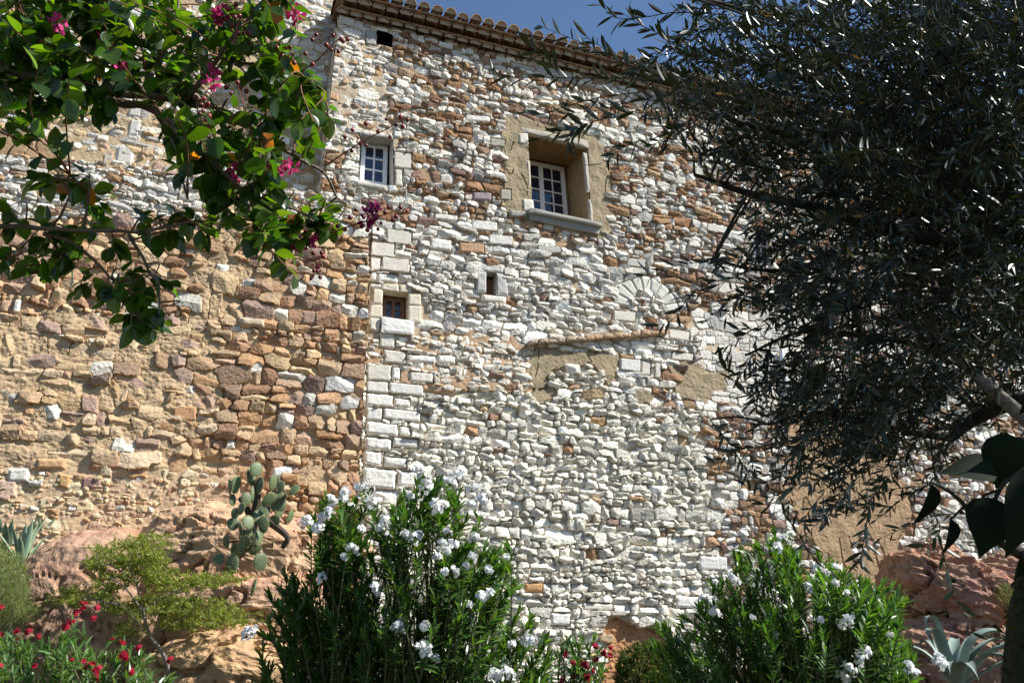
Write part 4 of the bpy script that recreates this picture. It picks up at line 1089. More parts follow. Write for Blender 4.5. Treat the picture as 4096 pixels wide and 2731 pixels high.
# ---- feathery shrub with a crooked pale trunk, in front of the pink rocks
def feathery():
    rng = np.random.default_rng(15)
    d = 10.4
    base = at(690, 2800, d); base[2] = ground_h(base[0], base[1]) - .05
    root = thing("feathery_shrub", "airy yellow green shrub with a thin pale trunk before the pink boulders", "shrub", base)
    tr = MB(); lf = MB()
    def pl(pts, dd=0): return np.array([at(x, y, d + dd + .25 * math.sin(x * .01)) for x, y in pts])
    trunk = spline(pl([(690, 2800), (665, 2640), (600, 2540), (570, 2440), (545, 2330), (510, 2250)]), 24)
    tr.tube(trunk, np.linspace(.035, .008, 24), 7, (.30, .26, .22))
    limbs = [[(600,2540),(560,2500),(540,2470),(480,2420),(400,2380)],[(660,2640),(690,2560),(760,2500),(850,2460),(950,2480)],[(570,2440),(660,2380),(760,2340),(880,2325)],
             [(545,2330),(480,2280),(400,2240),(370,2220)],[(545,2340),(600,2260),(620,2190)],[(480,2420),(350,2390),(260,2380)],[(600,2540),(700,2490),(800,2440),(900,2430)],[(690,2700),(560,2600),(500,2560)],[(570,2440),(500,2350),(430,2300)],[(660,2380),(700,2420),(800,2400)]]
    for i, L in enumerate(limbs):
        tr.tube(spline(pl(L, .2 * math.sin(i * 2.1)), 14), np.linspace(.014, .004, 14), 5, (.26, .22, .18))
    clumps = [(430,2240,90,40),(500,2210,110,45),(590,2200,80,60),(560,2280,110,50),(450,2330,80,35),(640,2330,80,45),(760,2330,120,35),(870,2325,90,28),(330,2380,100,35),(270,2400,60,35),(420,2390,70,30),
              (640,2420,110,40),(740,2430,110,40),(850,2440,110,40),(930,2480,80,30),(560,2440,80,40),(680,2490,90,30),(800,2500,80,28),(470,2430,60,30),(520,2520,70,30),(600,2260,60,60),(380,2270,50,30)]
    for (x, y, rx, ry) in clumps:
        m = int(rx * ry / 9)
        for k in range(max(6, m // 7)):
            a = rng.random() * 6.28; r = math.sqrt(rng.random())
            c = at(x + rx * r * math.cos(a), y + ry * r * math.sin(a), d + rng.normal() * .3)
            ax = unit(np.array([rng.normal(), rng.normal(), .1 + .3 * rng.random()]))
            Ls = rng.uniform(.10, .22); sp = c + ax * np.linspace(0, Ls, 5)[:, None]
            tr.tube(sp, .0022, 3, (.16, .16, .06), cap=False)
            n = 22
            t = rng.random(n)
            pos = c + ax * (t * Ls)[:, None] + rng.normal(size=(n, 3)) * .012
            side = unit(rng.normal(size=(n, 3)) + ax * .6)
            put_leaves(lf, TINY_LEAF, pos, side, unit(rng.normal(size=(n, 3)) * .5 + ZD), rng.uniform(.025, .045, n), colors(np.array([(.23,.27,.045),(.18,.23,.04),(.28,.31,.07),(.13,.18,.035)]), n, rng, .2))
    tr.build("trunk", M_BARK, root, base); lf.build("foliage", M_FINE, root, base)
feathery()

# ---- soft grey green shrub at the left edge
def soft_shrub(label, poly, d, T, n, cols, seed, L=.06, name="soft_shrub", cat="shrub", shape=None, basepx=None):
    rng = np.random.default_rng(seed)
    bp = basepx or (np.mean([p[0] for p in poly]), 2731)
    base = at(bp[0], bp[1], d); base[2] = ground_h(base[0], base[1]) - .03
    root = thing(name, label, cat, base)
    q = poly_sample(poly, n, rng); pd = poly_dist(q, poly); pd /= pd.max()
    c = at(q[:, 0], q[:, 1], d + rng.uniform(-1, 1, n) * T * np.sqrt(np.clip(pd, .03, 1)))
    st = MB(); lf = MB()
    for k in range(n):
        ax = unit(unit(c[k] - base) * .9 + rng.normal(size=3) * .35 + ZD * .3)
        m = 16; Ls = L * 2.6
        if k % 9 == 0: st.tube(spline([base + rng.normal(size=3) * .05 * np.array([1, 1, 0]), (base + c[k]) / 2 + ZD * .05, c[k] + ax * Ls], 6), np.linspace(.004, .0015, 6), 3, (.12, .11, .06), cap=False)
        t = rng.random(m)
        put_leaves(lf, shape or NEEDLE, c[k] + ax * (t * Ls)[:, None], unit(ax + rng.normal(size=(m, 3)) * .45), unit(rng.normal(size=(m, 3)) + ZD), L * rng.uniform(.6, 1.2, m), colors(cols, m, rng, .2))
    st.build("stem", M_BARK, root, base); lf.build("foliage", M_FINE, root, base)
soft_shrub("soft grey green bush at the left edge below the spiky agaves", [(-180,2200),(20,2215),(70,2250),(105,2320),(110,2400),(90,2420),(150,2470),(110,2500),(60,2510),(20,2540),(-180,2560)], 10.6, .5, 1700, np.array([(.18,.23,.08),(.23,.28,.12),(.14,.19,.065),(.26,.29,.13)]), 21)
soft_shrub("clipped dark box bush under the wall between the oleanders", [(2470,2680),(2490,2625),(2540,2592),(2600,2580),(2660,2590),(2700,2625),(2720,2800),(2470,2800)], 9.6, .45, 1100, np.array([(.06,.10,.02),(.08,.13,.025),(.045,.08,.02)]), 22, L=.03, name="box_bush", shape=TINY_LEAF)
soft_shrub("small ragged weed growing under the right end of the brown boulder", [(3990,2380),(4030,2350),(4080,2390),(4080,2460),(4020,2450)], 14.2, .2, 120, np.array([(.12,.14,.06),(.16,.17,.09)]), 23, L=.06, name="weed", cat="weed")

# ---- agaves
def agave(label, base, leaves, col, seed, group, stripe=False):
    rng = np.random.default_rng(seed)
    root = thing("agave", label, "agave", base, group)
    for (az, el, L, W, droop, *fold) in leaves:
        mb = MB()
        n, mseg = 26, 7
        t = np.linspace(0, 1, n)
        dirh = np.array([math.cos(az), math.sin(az), 0])
        e = el - droop * np.clip(t - .25, 0, 1) ** 1.3 * 1.9
        if fold: e = e - fold[0] * smooth01((t - .62) / .2)
        stp = L / (n - 1)
        P = np.cumsum(np.vstack([[0, 0, 0], (np.cos(e)[:-1, None] * dirh + np.sin(e)[:-1, None] * ZD) * stp]), 0) + dirh * .03
        side = np.cross(dirh, ZD)
        nrm = np.stack([-np.sin(e)[:, None] * dirh + np.cos(e)[:, None] * ZD], 0)[0]
        wv = W * np.clip(.62 + .9 * t - 1.5 * t ** 2.2 - .02, .0, 1) * np.clip((1 - t) * 4.0, 0, 1) ** .8 + .001
        s = np.linspace(-1, 1, mseg)
        twist = rng.normal() * .15 * t
        sd = side + nrm * twist[:, None]
        top = P[:, None] + sd[:, None] * (wv[:, None] * s)[..., None] + nrm[:, None] * (.32 * wv[:, None] * s ** 2)[..., None]
        thick = (.16 * wv[:, None] * (1 - s ** 2) + .002)
        bot = top - nrm[:, None] * thick[..., None]
        idx = np.arange(n * mseg).reshape(n, mseg)
        F1_ = np.stack([idx[:-1, :-1], idx[:-1, 1:], idx[1:, 1:], idx[1:, :-1]], -1).reshape(-1, 4)
        c = np.array(col) * (1 + rng.normal() * .08)
        cc = np.repeat(np.broadcast_to(c, (n, mseg, 3)).reshape(-1, 3), 1, 0).copy()
        if stripe:
            e_ = (np.abs(s) > .8); cm = np.zeros((n, mseg), bool); cm[:, e_] = True
            cc[cm.reshape(-1)] = (.42, .46, .26)
        mb.add(np.vstack([top.reshape(-1, 3), bot.reshape(-1, 3)]) , [F1_, F1_[:, ::-1] + n * mseg], np.vstack([cc, cc]))
        mb.build("leaf", M_AGAVE, root, smooth=True)
    return root
rg = np.random.default_rng(31)
AG = (.20, .265, .225)
d = 9.4
b = at(3825, 2730, d)
b[2] = max(b[2], ground_h(b[0], b[1]) - .05) if False else b[2] - .05
D2 = math.radians
agave("big blue grey agave with long drooping leaves at lower right", b, [
    (D2(175), D2(86), 1.12, .115, .15, 2.9), (D2(200), D2(78), .95, .12, .2, 3.0), (D2(10), D2(52), 1.25, .09, 1.25), (D2(-8), D2(44), 1.3, .09, .95), (D2(28), D2(58), 1.3, .09, 1.6), (D2(-35), D2(50), 1.15, .10, 1.7), (D2(-60), D2(46), 1.05, .10, 1.7),
    (D2(55), D2(55), 1.2, .09, 1.3), (D2(90), D2(62), 1.1, .09, 1.6), (D2(-100), D2(40), .9, .09, 1.5), (D2(240), D2(40), .9, .09, 1.3), (D2(150), D2(60), 1.0, .09, 1.7), (D2(0), D2(66), 1.35, .10, 2.1), (D2(-20), D2(30), 1.2, .08, .6), (D2(40), D2(36), 1.2, .08, .8)],
    AG, 1, "agaves on the slope")
for (x, y, d, n, L, lab) in ((20, 2240, 12.0, 22, .85, "spiky green agave rosette cut by the left edge"), (165, 2165, 12.2, 18, .5, "smallest spiky agave, between rosette and pink boulder"), (85, 2265, 11.6, 18, .68, "pale edged spiky agave in front of the pink boulder")):
    b = at(x, y, d)
    lv = [(k * 2.4 + rg.random() * .3, D2(rg.uniform(25, 85)), L * rg.uniform(.75, 1.1), .045 * L / .5, rg.uniform(-.1, .25)) for k in range(n)]
    agave(lab, b, lv, (.15, .24, .17), int(x) + 3, "agaves on the slope", stripe=True)

# ---- prickly pear
def pad_mesh():
    n, mseg = 22, 20
    th = np.linspace(0, math.pi, n); ph = np.linspace(0, 2 * math.pi, mseg, endpoint=False)
    T, P_ = np.meshgrid(th, ph, indexing='ij')
    yy = .5 - .5 * np.cos(T)
    r = np.sin(T) ** .85 * (.36 + .10 * yy)
    X_ = r * np.cos(P_); Z_ = r * np.sin(P_) * .24
    V = np.stack([X_, yy, Z_], -1).reshape(-1, 3)
    idx = np.arange(n * mseg).reshape(n, mseg)
    F = np.stack([idx[:-1], np.roll(idx[:-1], -1, 1), np.roll(idx[1:], -1, 1), idx[1:]], -1).reshape(-1, 4)
    return V, F
PADV, PADF = pad_mesh()
def cactus():
    m, nt, bs = new_mat("cactus_skin")
    tc = nt.nodes.new("ShaderNodeTexCoord"); vo = nt.nodes.new("ShaderNodeTexVoronoi"); vo.inputs["Scale"].default_value = 11
    nt.links.new(tc.outputs["Object"], vo.inputs["Vector"])
    rp = nt.nodes.new("ShaderNodeValToRGB"); rp.color_ramp.elements[0].position = .16; rp.color_ramp.elements[0].color = (.30, .27, .12, 1)
    rp.color_ramp.elements[1].position = .24; rp.color_ramp.elements[1].color = (.095, .135, .055, 1)
    nt.links.new(vo.outputs["Distance"], rp.inputs[0])
    oi = nt.nodes.new("ShaderNodeObjectInfo"); hv = nt.nodes.new("ShaderNodeHueSaturation")
    mr = nt.nodes.new("ShaderNodeMapRange"); mr.inputs[3].default_value = .7; mr.inputs[4].default_value = 1.25
    nt.links.new(oi.outputs["Random"], mr.inputs[0]); nt.links.new(mr.outputs[0], hv.inputs["Value"]); nt.links.new(rp.outputs[0], hv.inputs["Color"])
    nt.links.new(hv.outputs[0], bs.inputs["Base Color"]); bs.inputs["Roughness"].default_value = .55
    rng = np.random.default_rng(44)
    d0 = 11.25
    base = at(1010, 2110, d0)
    root = thing("prickly_pear", "prickly pear cactus of round green pads growing on the layered boulder", "cactus", base)
    # spines stand on the pads
    rs = np.random.default_rng(6); pick = rs.choice(len(PADV), 150, replace=False)
    sv = []; sf = []
    for i in pick:
        p = PADV[i]; nrm_ = unit(np.array([p[0], (p[1] - .5) * .6, p[2] * 8])); 
        for _ in range(2):
            t = unit(nrm_ + rs.normal(size=3) * .5); w_ = unit(np.cross(t, rs.normal(size=3))) * .006
            sv += [p - w_, p + w_, p + t * .10 + w_ * .2, p + t * .10 - w_ * .2]; b_i = len(sv) - 4; sf.append([b_i, b_i + 1, b_i + 2, b_i + 3])
    Vp = np.vstack([PADV, np.array(sv)]); Fp = np.vstack([PADF, np.array(sf) + len(PADV)])
    me = mesh_from("pad", Vp, [Fp], [m, plain_mat("spine", (.55, .46, .25), .6)], smooth=True, mat_idx=np.r_[np.zeros(len(PADF), int), np.ones(len(sf), int)])
    zs = 2.614
    pads = [(630,205,128,132,0),(592,285,78,168,8),(660,375,112,152,-3),(365,390,70,148,6),(408,370,60,162,-8),(385,525,60,112,3),(408,665,80,98,-10),(800,345,55,138,-8),(850,350,40,122,-6),(890,385,84,104,0),(1000,410,104,120,-22),
            (810,565,98,122,-20),(900,570,114,142,10),(712,630,126,142,8),(815,745,108,112,-15),(716,790,104,152,4),(400,780,112,112,8),(482,830,60,142,6),(655,910,46,138,2),(620,1030,134,134,0),(690,1180,152,152,6),(435,1060,132,122,-5),
            (275,1140,98,94,30),(388,1210,124,174,6),(622,480,92,176,4),(700,500,100,150,-45),(770,460,90,150,-58),(870,470,120,110,-30),(500,900,90,120,10),(968,700,60,116,-18),(560,900,50,120,4),(340,960,90,110,20),(640,1260,70,160,175),(540,960,110,100,0),(810,990,60,70,5),(540,520,100,120,10),(600,620,110,120,-8),(660,700,110,120,5),(560,760,120,120,12),(470,620,90,110,-6),(740,560,100,110,0),(580,860,110,120,-4),(640,960,100,110,6),(480,1010,110,100,-10),(860,650,90,100,-12)]
    for (x, y, w, h, rot) in pads:
        px, py = 780 + x / zs, 1800 + y / zs
        H_ = 1.12 * h / zs * d0 / FPX; Wd = 1.12 * w / zs * d0 / FPX / .84
        yaw = rng.normal(0, .5)
        if w < h * .55: yaw = rng.choice([-1, 1]) * 1.1; Wd = H_ * .85
        dd = d0 - .1 + rng.normal() * .18 - (py - 2050) * .0009
        c = at(px, py + h / zs / 2, dd)
        a = math.radians(-rot)
        up_ = np.array([math.sin(-a) * -1, rng.normal() * .18, math.cos(a)]); up_ = unit(up_)
        side = unit(np.array([math.cos(yaw), math.sin(yaw), 0])); side = unit(side - up_ * (side @ up_)); nz = np.cross(side, up_)
        o = add("pad", me, root)
        M = Matrix.Identity(4)
        for i in range(3):
            M[i][0] = side[i] * Wd; M[i][1] = up_[i] * H_; M[i][2] = nz[i] * H_; M[i][3] = c[i] - base[i]
        o.matrix_local = M
    tr = MB()
    for pts in ([(1010, 2110), (990, 2040), (960, 1990)], [(1010, 2110), (1050, 2040), (1090, 1990), (1130, 1960)], [(1000, 2100), (1030, 1990), (1020, 1920)], [(1010, 2110), (980, 2190), (940, 2250)], [(1010, 2110), (1030, 2200), (1040, 2250)], [(1040, 2060), (1110, 2110), (1150, 2150), (1130, 2190)]):
        tr.tube(spline([at(x, y, d0 + .12) for x, y in pts], 12), np.linspace(.06, .035, 12), 8, (.08, .06, .045))
    tr.build("trunk", M_BARK, root, base)
cactus()

# ================================================================== FOREGROUND TREES
def near_on(polylines, p):
    best = None
    for L in polylines:
        d = np.linalg.norm(L - p, axis=1); k = int(d.argmin())
        if best is None or d[k] < best[0]: best = (d[k], L[k])
    return best[1]

def ball(n=7, m=9):
    th = np.linspace(0, math.pi, n); ph = np.linspace(0, 2 * math.pi, m, endpoint=False)
    T, P_ = np.meshgrid(th, ph, indexing='ij')
    V = np.stack([np.sin(T) * np.cos(P_), np.cos(T), np.sin(T) * np.sin(P_)], -1).reshape(-1, 3)
    idx = np.arange(n * m).reshape(n, m)
    return V, np.stack([idx[:-1], idx[1:], np.roll(idx[1:], -1, 1), np.roll(idx[:-1], -1, 1)], -1).reshape(-1, 4)
BALL = ball()

def crape_myrtle():
    rng = np.random.default_rng(77)
    D0 = 2.05
    tb = np.array([-2.3, 1.9, 0.0])
    root = thing("crape_myrtle", "glossy leaved crape myrtle branches with pink blossom and red seed capsules at upper left", "tree", tb)
    limbs_px = [
        ([(-420,300),(-200,262),(0,288),(162,318),(264,342),(420,366),(570,384),(720,414)], .020, .008, 0),
        ([(300,352),(456,408),(570,426),(660,480),(750,576),(863,660),(971,774),(1020,900)], .012, .004, -.08),
        ([(420,360),(456,288),(480,180),(444,60),(430,-80)], .013, .006, .05),
        ([(641,486),(701,600),(725,690),(750,800)], .005, .002, -.1),
        ([(863,655),(990,773),(1067,810),(1200,850),(1290,900)], .006, .002, .05),
        ([(720,414),(850,430),(960,480),(1080,560),(1200,640),(1300,700),(1350,790)], .008, .003, .12),
        ([(720,414),(800,330),(870,230),(960,120),(1040,20),(1080,-80)], .008, .003, -.12),
        ([(870,230),(1000,260),(1120,270),(1230,330)], .005, .002, .0),
        ([(264,342),(200,220),(120,120),(60,-40)], .010, .004, .15),
        ([(570,384),(640,250),(700,120),(720,-60)], .008, .003, .2),
        ([(-420,960),(-200,920),(0,908),(210,912),(420,925),(600,920),(760,880)], .009, .003, -.05),
        ([(200,915),(260,830),(285,700)], .004, .0015, -.1),
        ([(330,920),(350,800),(355,690)], .004, .0015, .0),
        ([(174,936),(288,972),(360,1032),(420,1086),(520,1180),(560,1290)], .006, .002, .0),
        ([(516,936),(570,1020),(600,1098),(636,1140),(640,1260)], .005, .002, -.06),
        ([(-100,915),(-20,1000),(90,1060)], .004, .002, .05),
    ]
    wood = MB(); lines = []
    for pts, r0, r1, dd in limbs_px:
        n = len(pts) * 7
        P = spline(np.array([at(x, y, D0 + dd * (i / max(1, len(pts) - 1))) for i, (x, y) in enumerate(pts)]), n)
        P = P + .006 * np.stack([pnoise(P[:, 0] * 14, P[:, 1] * 14, k) for k in (1, 2, 3)], 1)
        lines.append(P); wood.tube(P, np.linspace(r0, r1, n), 7, (.16, .13, .10))
    # trunk outside the picture that carries the two limbs
    tp = at(-420, 300, D0); lp = at(-420, 960, D0)
    wood.tube(spline([tb, tb + np.array([.1, .05, .9]), lp + np.array([-.25, 0, -.25]), (tp + lp) / 2 + np.array([-.22, 0, 0]), tp], 20), np.linspace(.06, .022, 20), 9, (.2, .17, .13))
    wood.tube(spline([lp + np.array([-.25, 0, -.25]), lp], 6), np.linspace(.02, .01, 6), 7, (.2, .17, .13))
    lf = MB()
    R1 = [(-30,-30),(1130,-30),(1190,100),(1230,250),(1270,420),(1330,600),(1360,700),(1310,800),(1350,950),(1290,1000),(1240,1130),(1130,1130),(1020,1010),(920,960),(800,800),(700,650),(720,560),(600,430),(430,440),(290,520),(150,550),(-30,500)]
    R1d = [(-30,-30),(560,-30),(520,300),(300,350),(-30,330)]
    R2 = [(-30,720),(230,670),(370,740),(500,760),(560,850),(830,830),(850,960),(750,1040),(720,1150),(660,1250),(680,1310),(600,1330),(520,1290),(530,1220),(340,1180),(240,1100),(130,1100),(-30,1040)]
    OUT = [(-900,-900),(1100,-800),(1150,-60),(-60,-60),(-60,500),(-500,1000),(-900,1000)]  # unseen twigs above and to the left, added to shade the visible leaves
    R3 = [(640,520),(820,480),(1000,620),(1150,800),(1290,860),(1230,1120),(1090,1120),(1010,960),(880,900),(740,700)]
    R4 = [(560,60),(1100,40),(1230,300),(1300,560),(1100,600),(860,420),(700,380),(560,300)]
    R5 = [(480,1130),(680,1090),(730,1170),(670,1270),(700,1330),(600,1340),(500,1300)]
    cols = np.array([(.032,.07,.010),(.045,.09,.012),(.025,.055,.010),(.06,.10,.014),(.03,.06,.014)])
    for poly, N, dsp, nl in ((R1, 112, .3, 8), (R1d, 92, .3, 8), (R3, 34, .2, 7), (R4, 50, .25, 7), (R2, 38, .14, 7), (R5, 14, .08, 6), (OUT, 90, .45, 8)):
        q = poly_sample(poly, N, rng)
        for x, y in q:
            tip = at(x, y, D0 + rng.normal() * dsp * .6 + .05)
            a = near_on(lines, tip)
            v = tip - a; L = np.linalg.norm(v)
            if L > .45: a = tip - v / L * .3; 
            mid = (a + tip) / 2 + np.array([rng.normal() * .02, rng.normal() * .02, .02])
            P = spline([a, mid, tip], 10)
            wood.tube(P, np.linspace(.0028, .0012, 10), 4, (.20, .11, .06), cap=False)
            T_ = unit(P[-1] - P[-3])
            for k in range(nl):
                t = 1 - .78 * k / nl - rng.random() * .06
                pos = P[0] + (P[-1] - P[0]) * t if L < .1 else np.array([np.interp(t, np.linspace(0, 1, 10), P[:, j]) for j in range(3)])
                out = unit(np.cross(T_, rng.normal(size=3)))
                ax = unit(T_ * (.9 if k < 2 else .35) + out * .9 + np.array([0, 0, -.3]))
                up = unit(np.array([rng.normal() * .5, rng.normal() * .45 - .35, .75]))
                c = colors(cols, 1, rng, .2)
                if rng.random() < .008: c = np.array([[.30, .10, .02]])
                put_leaves(lf, ROUND_LEAF, pos[None] + ax[None] * .006, ax[None], up[None], rng.uniform(.034, .062), c, rng.uniform(.8, 1.12))
    lf.build("foliage", M_MYRTLE, root, tb, smooth=True)
    # seed capsule sprays
    def spray(stem, balls, dd, pink=False):
        b_ = MB()
        P = spline(np.array([at(x, y, D0 + dd) for x, y in stem]), 14)
        a0 = near_on(lines, P[0])
        if np.linalg.norm(a0 - P[0]) < .25: b_.tube(spline([a0, P[0]], 4), .0016, 4, (.16, .05, .03), cap=False)
        b_.tube(P, np.linspace(.0022, .001, 14), 5, (.20, .05, .03), cap=False)
        for (x, y) in balls:
            c = at(x, y, D0 + dd + rng.normal() * .015)
            k = P[int(np.linalg.norm(P - c, axis=1).argmin())]
            b_.tube(spline([k, (k + c) / 2 + ZD * .002, c], 4), .0008, 3, (.22, .06, .04), cap=False)
            r = rng.uniform(.0045, .0066)
            V, F = BALL
            cc = colors(np.array([(.17,.018,.022),(.13,.02,.02),(.22,.04,.03)]), 1, rng, .2)[0]
            b_.add(c + V * r * np.array([1, 1, 1.1]), [F], np.repeat(cc[None], len(V), 0))
            b_.tube(np.array([c + np.array([0, -.2, 1]) * r * .8, c + np.array([0, -.3, 1.2]) * r * 1.5]), .0006, 3, (.2, .05, .03), cap=False)
        b_.build("seed_spray", M_BERRY, root, tb, smooth=True)
    def rb(x0, y0, x1, y1, n): return [(rng.uniform(x0, x1), rng.uniform(y0, y1)) for _ in range(n)]
    spray([(800,560),(800,500),(790,440),(785,400)], rb(745,385,842,520,13), -.25)
    spray([(930,180),(950,110),(965,60),(975,20)], rb(870,15,1037,150,17), -.2)
    spray([(1130,290),(1150,240),(1165,190)], rb(1105,180,1205,265,9), -.12)
    spray([(1270,520),(1262,440),(1245,370),(1235,330)], rb(1212,330,1312,480,17), .0)
    spray([(1195,290),(1260,250),(1310,200),(1350,160),(1390,150)], [(1250,160),(1265,140),(1305,180),(1332,142),(1365,158),(1372,165),(1390,158),(1325,200),(1354,207),(1222,215),(1250,258),(1310,185)], .02)
    spray([(1300,665),(1380,610),(1470,555),(1560,510),(1625,472)], [(1463,495),(1512,527),(1545,477),(1584,498),(1610,506),(1602,468),(1630,480),(1560,548),(1464,582),(1407,603),(1380,548),(1410,520),(1440,575)], -.05)
    spray([(1330,930),(1400,905),(1480,880),(1560,850),(1620,835)], [(1422,840),(1380,917),(1524,893),(1512,917),(1554,830),(1602,830),(1584,866),(1628,845),(1450,905),(1400,870),(1540,850),(1470,920),(1350,905),(1570,880)], -.02)
    spray([(1010,560),(980,640),(950,700)], [(950,330),(905,350),(960,352),(925,375),(985,365)], -.1)
    spray([(1240,1010),(1270,1030),(1290,1060)], rb(1240,1000,1310,1130,9), .02)
    # crinkled pink blossom
    for (x, y, r, dd, dark) in ((1172,40,1.2,.02,0),(1190,66,1.0,.0,0),(1150,30,.8,.0,0),(893,58,1.0,-.2,0),(875,70,.7,-.2,0),(234,93,1.0,-.1,0),(425,140,.7,0,0),(330,295,.8,0,0),(365,292,.7,0,0),(840,335,.7,-.2,0),(100,370,.6,0,0),
                            (941,690,1.1,-.1,0),(1085,675,.9,0,0),(1163,668,1.0,0,0),(1120,680,.6,0,0),(1215,965,1.2,.03,0),(1240,950,.9,.03,0),(1195,985,.8,.03,0),(1480,852,1.2,-.02,1),(1500,830,.8,-.02,1),(1465,885,.7,-.02,1),(855,278,.5,-.1,0),(480,270,.5,-.1,0)):
        f = MB(); C0 = at(x, y, D0 + dd)
        n = int(26 * r)
        v = unit(rng.normal(size=(n, 3))); pos = C0 + v * (.016 * r) * rng.random((n, 1)) ** .5
        put_leaves(f, PETAL, pos, unit(v + .5 * rng.normal(size=(n, 3))), unit(rng.normal(size=(n, 3))), rng.uniform(.010, .018, n), colors((.62,.05,.22) if not dark else (.25,.02,.12), n, rng, .15, .05))
        f.build("blossom", M_PETAL, root, tb)
    wood.build("trunk", M_BARK, root, tb, smooth=True)
crape_myrtle()

def olive():
    rng = np.random.default_rng(91)
    tb = at(4330, 2731, 2.5); tb[2] = 0.0
    root = thing("olive_tree", "dark backlit olive tree with drooping leafy twigs filling the right side", "tree", tb)
    wood = MB(); lines = []
    def limb(pts, r0, r1, col=(.05, .045, .035)):
        n = len(pts) * 7
        P = spline(np.array([at(x, y, d) for x, y, d in pts]), n)
        P = P + .02 * np.stack([pnoise(P[:, 0] * 5, P[:, 1] * 5, k) for k in (1, 2, 3)], 1) * np.linspace(1, .3, n)[:, None]
        lines.append(P); wood.tube(P, np.linspace(r0, r1, n), 9, col)
    limb([(4260,4400,2.35),(4258,3100,2.35),(4262,2600,2.35),(4290,2330,2.38),(4400,2060,2.45),(4560,1700,2.6)], .17, .12, (.03, .032, .014))
    limb([(4560,1720,2.6),(4300,1640,2.8),(4096,1600,2.9),(3900,1680,3.0),(3800,1760,3.0)], .05, .015)
    limb([(4560,1720,2.6),(4250,1780,2.5),(4096,1665,2.55),(3930,1520,2.6),(3780,1385,2.7),(3600,1280,2.8)], .035, .009, (.22, .19, .16))
    limb([(4560,1700,2.6),(4380,1200,2.9),(4100,900,3.1),(3800,640,3.3),(3500,420,3.3),(3200,300,3.2),(2950,230,3.1)], .08, .01)
    limb([(4480,1900,2.6),(4450,900,3.0),(4250,400,3.2),(3900,100,3.3),(3600,-60,3.3)], .07, .015)
    limb([(4100,900,3.1),(3800,960,3.0),(3500,900,2.9),(3200,820,2.9),(2950,760,2.9),(2780,700,2.9)], .035, .006)
    limb([(3800,640,3.3),(3500,700,3.2),(3180,560,3.1),(2900,470,3.0),(2700,420,2.9)], .025, .005)
    limb([(3800,1760,3.0),(3500,1700,3.0),(3250,1650,2.9),(3080,1700,2.9)], .014, .004)
    limb([(3800,1400,2.8),(3500,1350,2.8),(3200,1330,2.8),(2980,1420,2.8)], .014, .004)
    limb([(3500,900,2.9),(3300,1050,2.9),(3050,1080,2.8),(2850,1040,2.7)], .012, .004)
    limb([(4380,1200,2.9),(4000,1250,3.4),(3700,1150,3.6),(3400,1130,3.5)], .03, .006)
    limb([(4250,400,3.2),(4500,-200,3.6),(4800,-700,3.8)], .06, .02)
    limb([(3500,420,3.3),(3200,120,3.1),(2900,20,2.9),(2650,-20,2.7)], .014, .004)
    lf = MB()
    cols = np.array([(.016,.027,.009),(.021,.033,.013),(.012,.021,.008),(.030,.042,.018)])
    def twig(P, nl, L=.052, col=cols):
        P = spline(P, 12)
        wood.tube(P, np.linspace(.0022, .0009, 12), 4, (.07, .06, .04), cap=False)
        seg = np.linalg.norm(np.diff(P, axis=0), axis=1); cum = np.concatenate([[0], np.cumsum(seg)])
        s = np.linspace(.06, 1, nl) * cum[-1]
        pos = np.stack([np.interp(s, cum, P[:, j]) for j in range(3)], 1)
        T_ = unit(np.stack([np.gradient(pos[:, j]) for j in range(3)], 1))
        ref = unit(np.cross(T_, ZD + .1)); r2 = np.cross(T_, ref)
        an = (np.arange(nl) % 2) * math.pi + (np.arange(nl) // 2) * 1.57 + rng.normal(0, .35, nl)
        out = np.cos(an)[:, None] * ref + np.sin(an)[:, None] * r2
        ax = unit(T_ * rng.uniform(.5, 1.1, (nl, 1)) + out * rng.uniform(.5, 1.0, (nl, 1)))
        up = unit(T_ * .6 - out * .2 + ZD * .5 + rng.normal(size=(nl, 3)) * .3)
        c = colors(col, nl, rng, .2, .06)
        yl = rng.random(nl) < .006; c[yl] = (.35, .20, .03)
        put_leaves(lf, OLIVE_LEAF, pos, ax, up, L * rng.uniform(.6, 1.15, nl), c, rng.uniform(.8, 1.2, nl))
    D1 = [(3260,-30),(4200,-30),(4200,1450),(3850,1420),(3500,1400),(3320,1400),(3250,900)]
    D1b = [(3320,1350),(4200,1350),(4200,1800),(3850,1700),(3500,1560)]
    D2_ = [(3500,-30),(4200,-30),(4200,1300),(3900,1200),(3500,800)]
    M1 = [(2680,-30),(3300,-30),(3320,1500),(3120,1380),(2960,1180),(2980,960),(2900,700),(2760,420),(2740,200)]
    FR = [(2480,260),(2700,40),(2760,420),(2900,640),(2800,700),(2560,520)]
    L1 = [(2960,1480),(3300,1450),(3850,1700),(3760,1960),(3560,1880),(3500,2020),(3350,2080),(3220,2100),(3040,2000),(2960,1820)]
    L1b = [(2960,1500),(3300,1500),(3800,1700),(3500,1850),(3150,1800)]
    L2 = [(3300,1950),(3500,1950),(3560,2180),(3350,2260),(3260,2150)]
    L3 = [(2640,1060),(2960,1050),(3000,1350),(2820,1300)]
    OUTR = [(4250,-900),(5400,-900),(5400,1500),(4250,1600)]  # unseen twigs to the right, added to shadow the visible crown
    OUTT = [(3000,-900),(5200,-900),(5200,-60),(3000,-60)]  # more unseen twigs overhead, added for their shadow
    cen = at(4150, 900, 3.0)
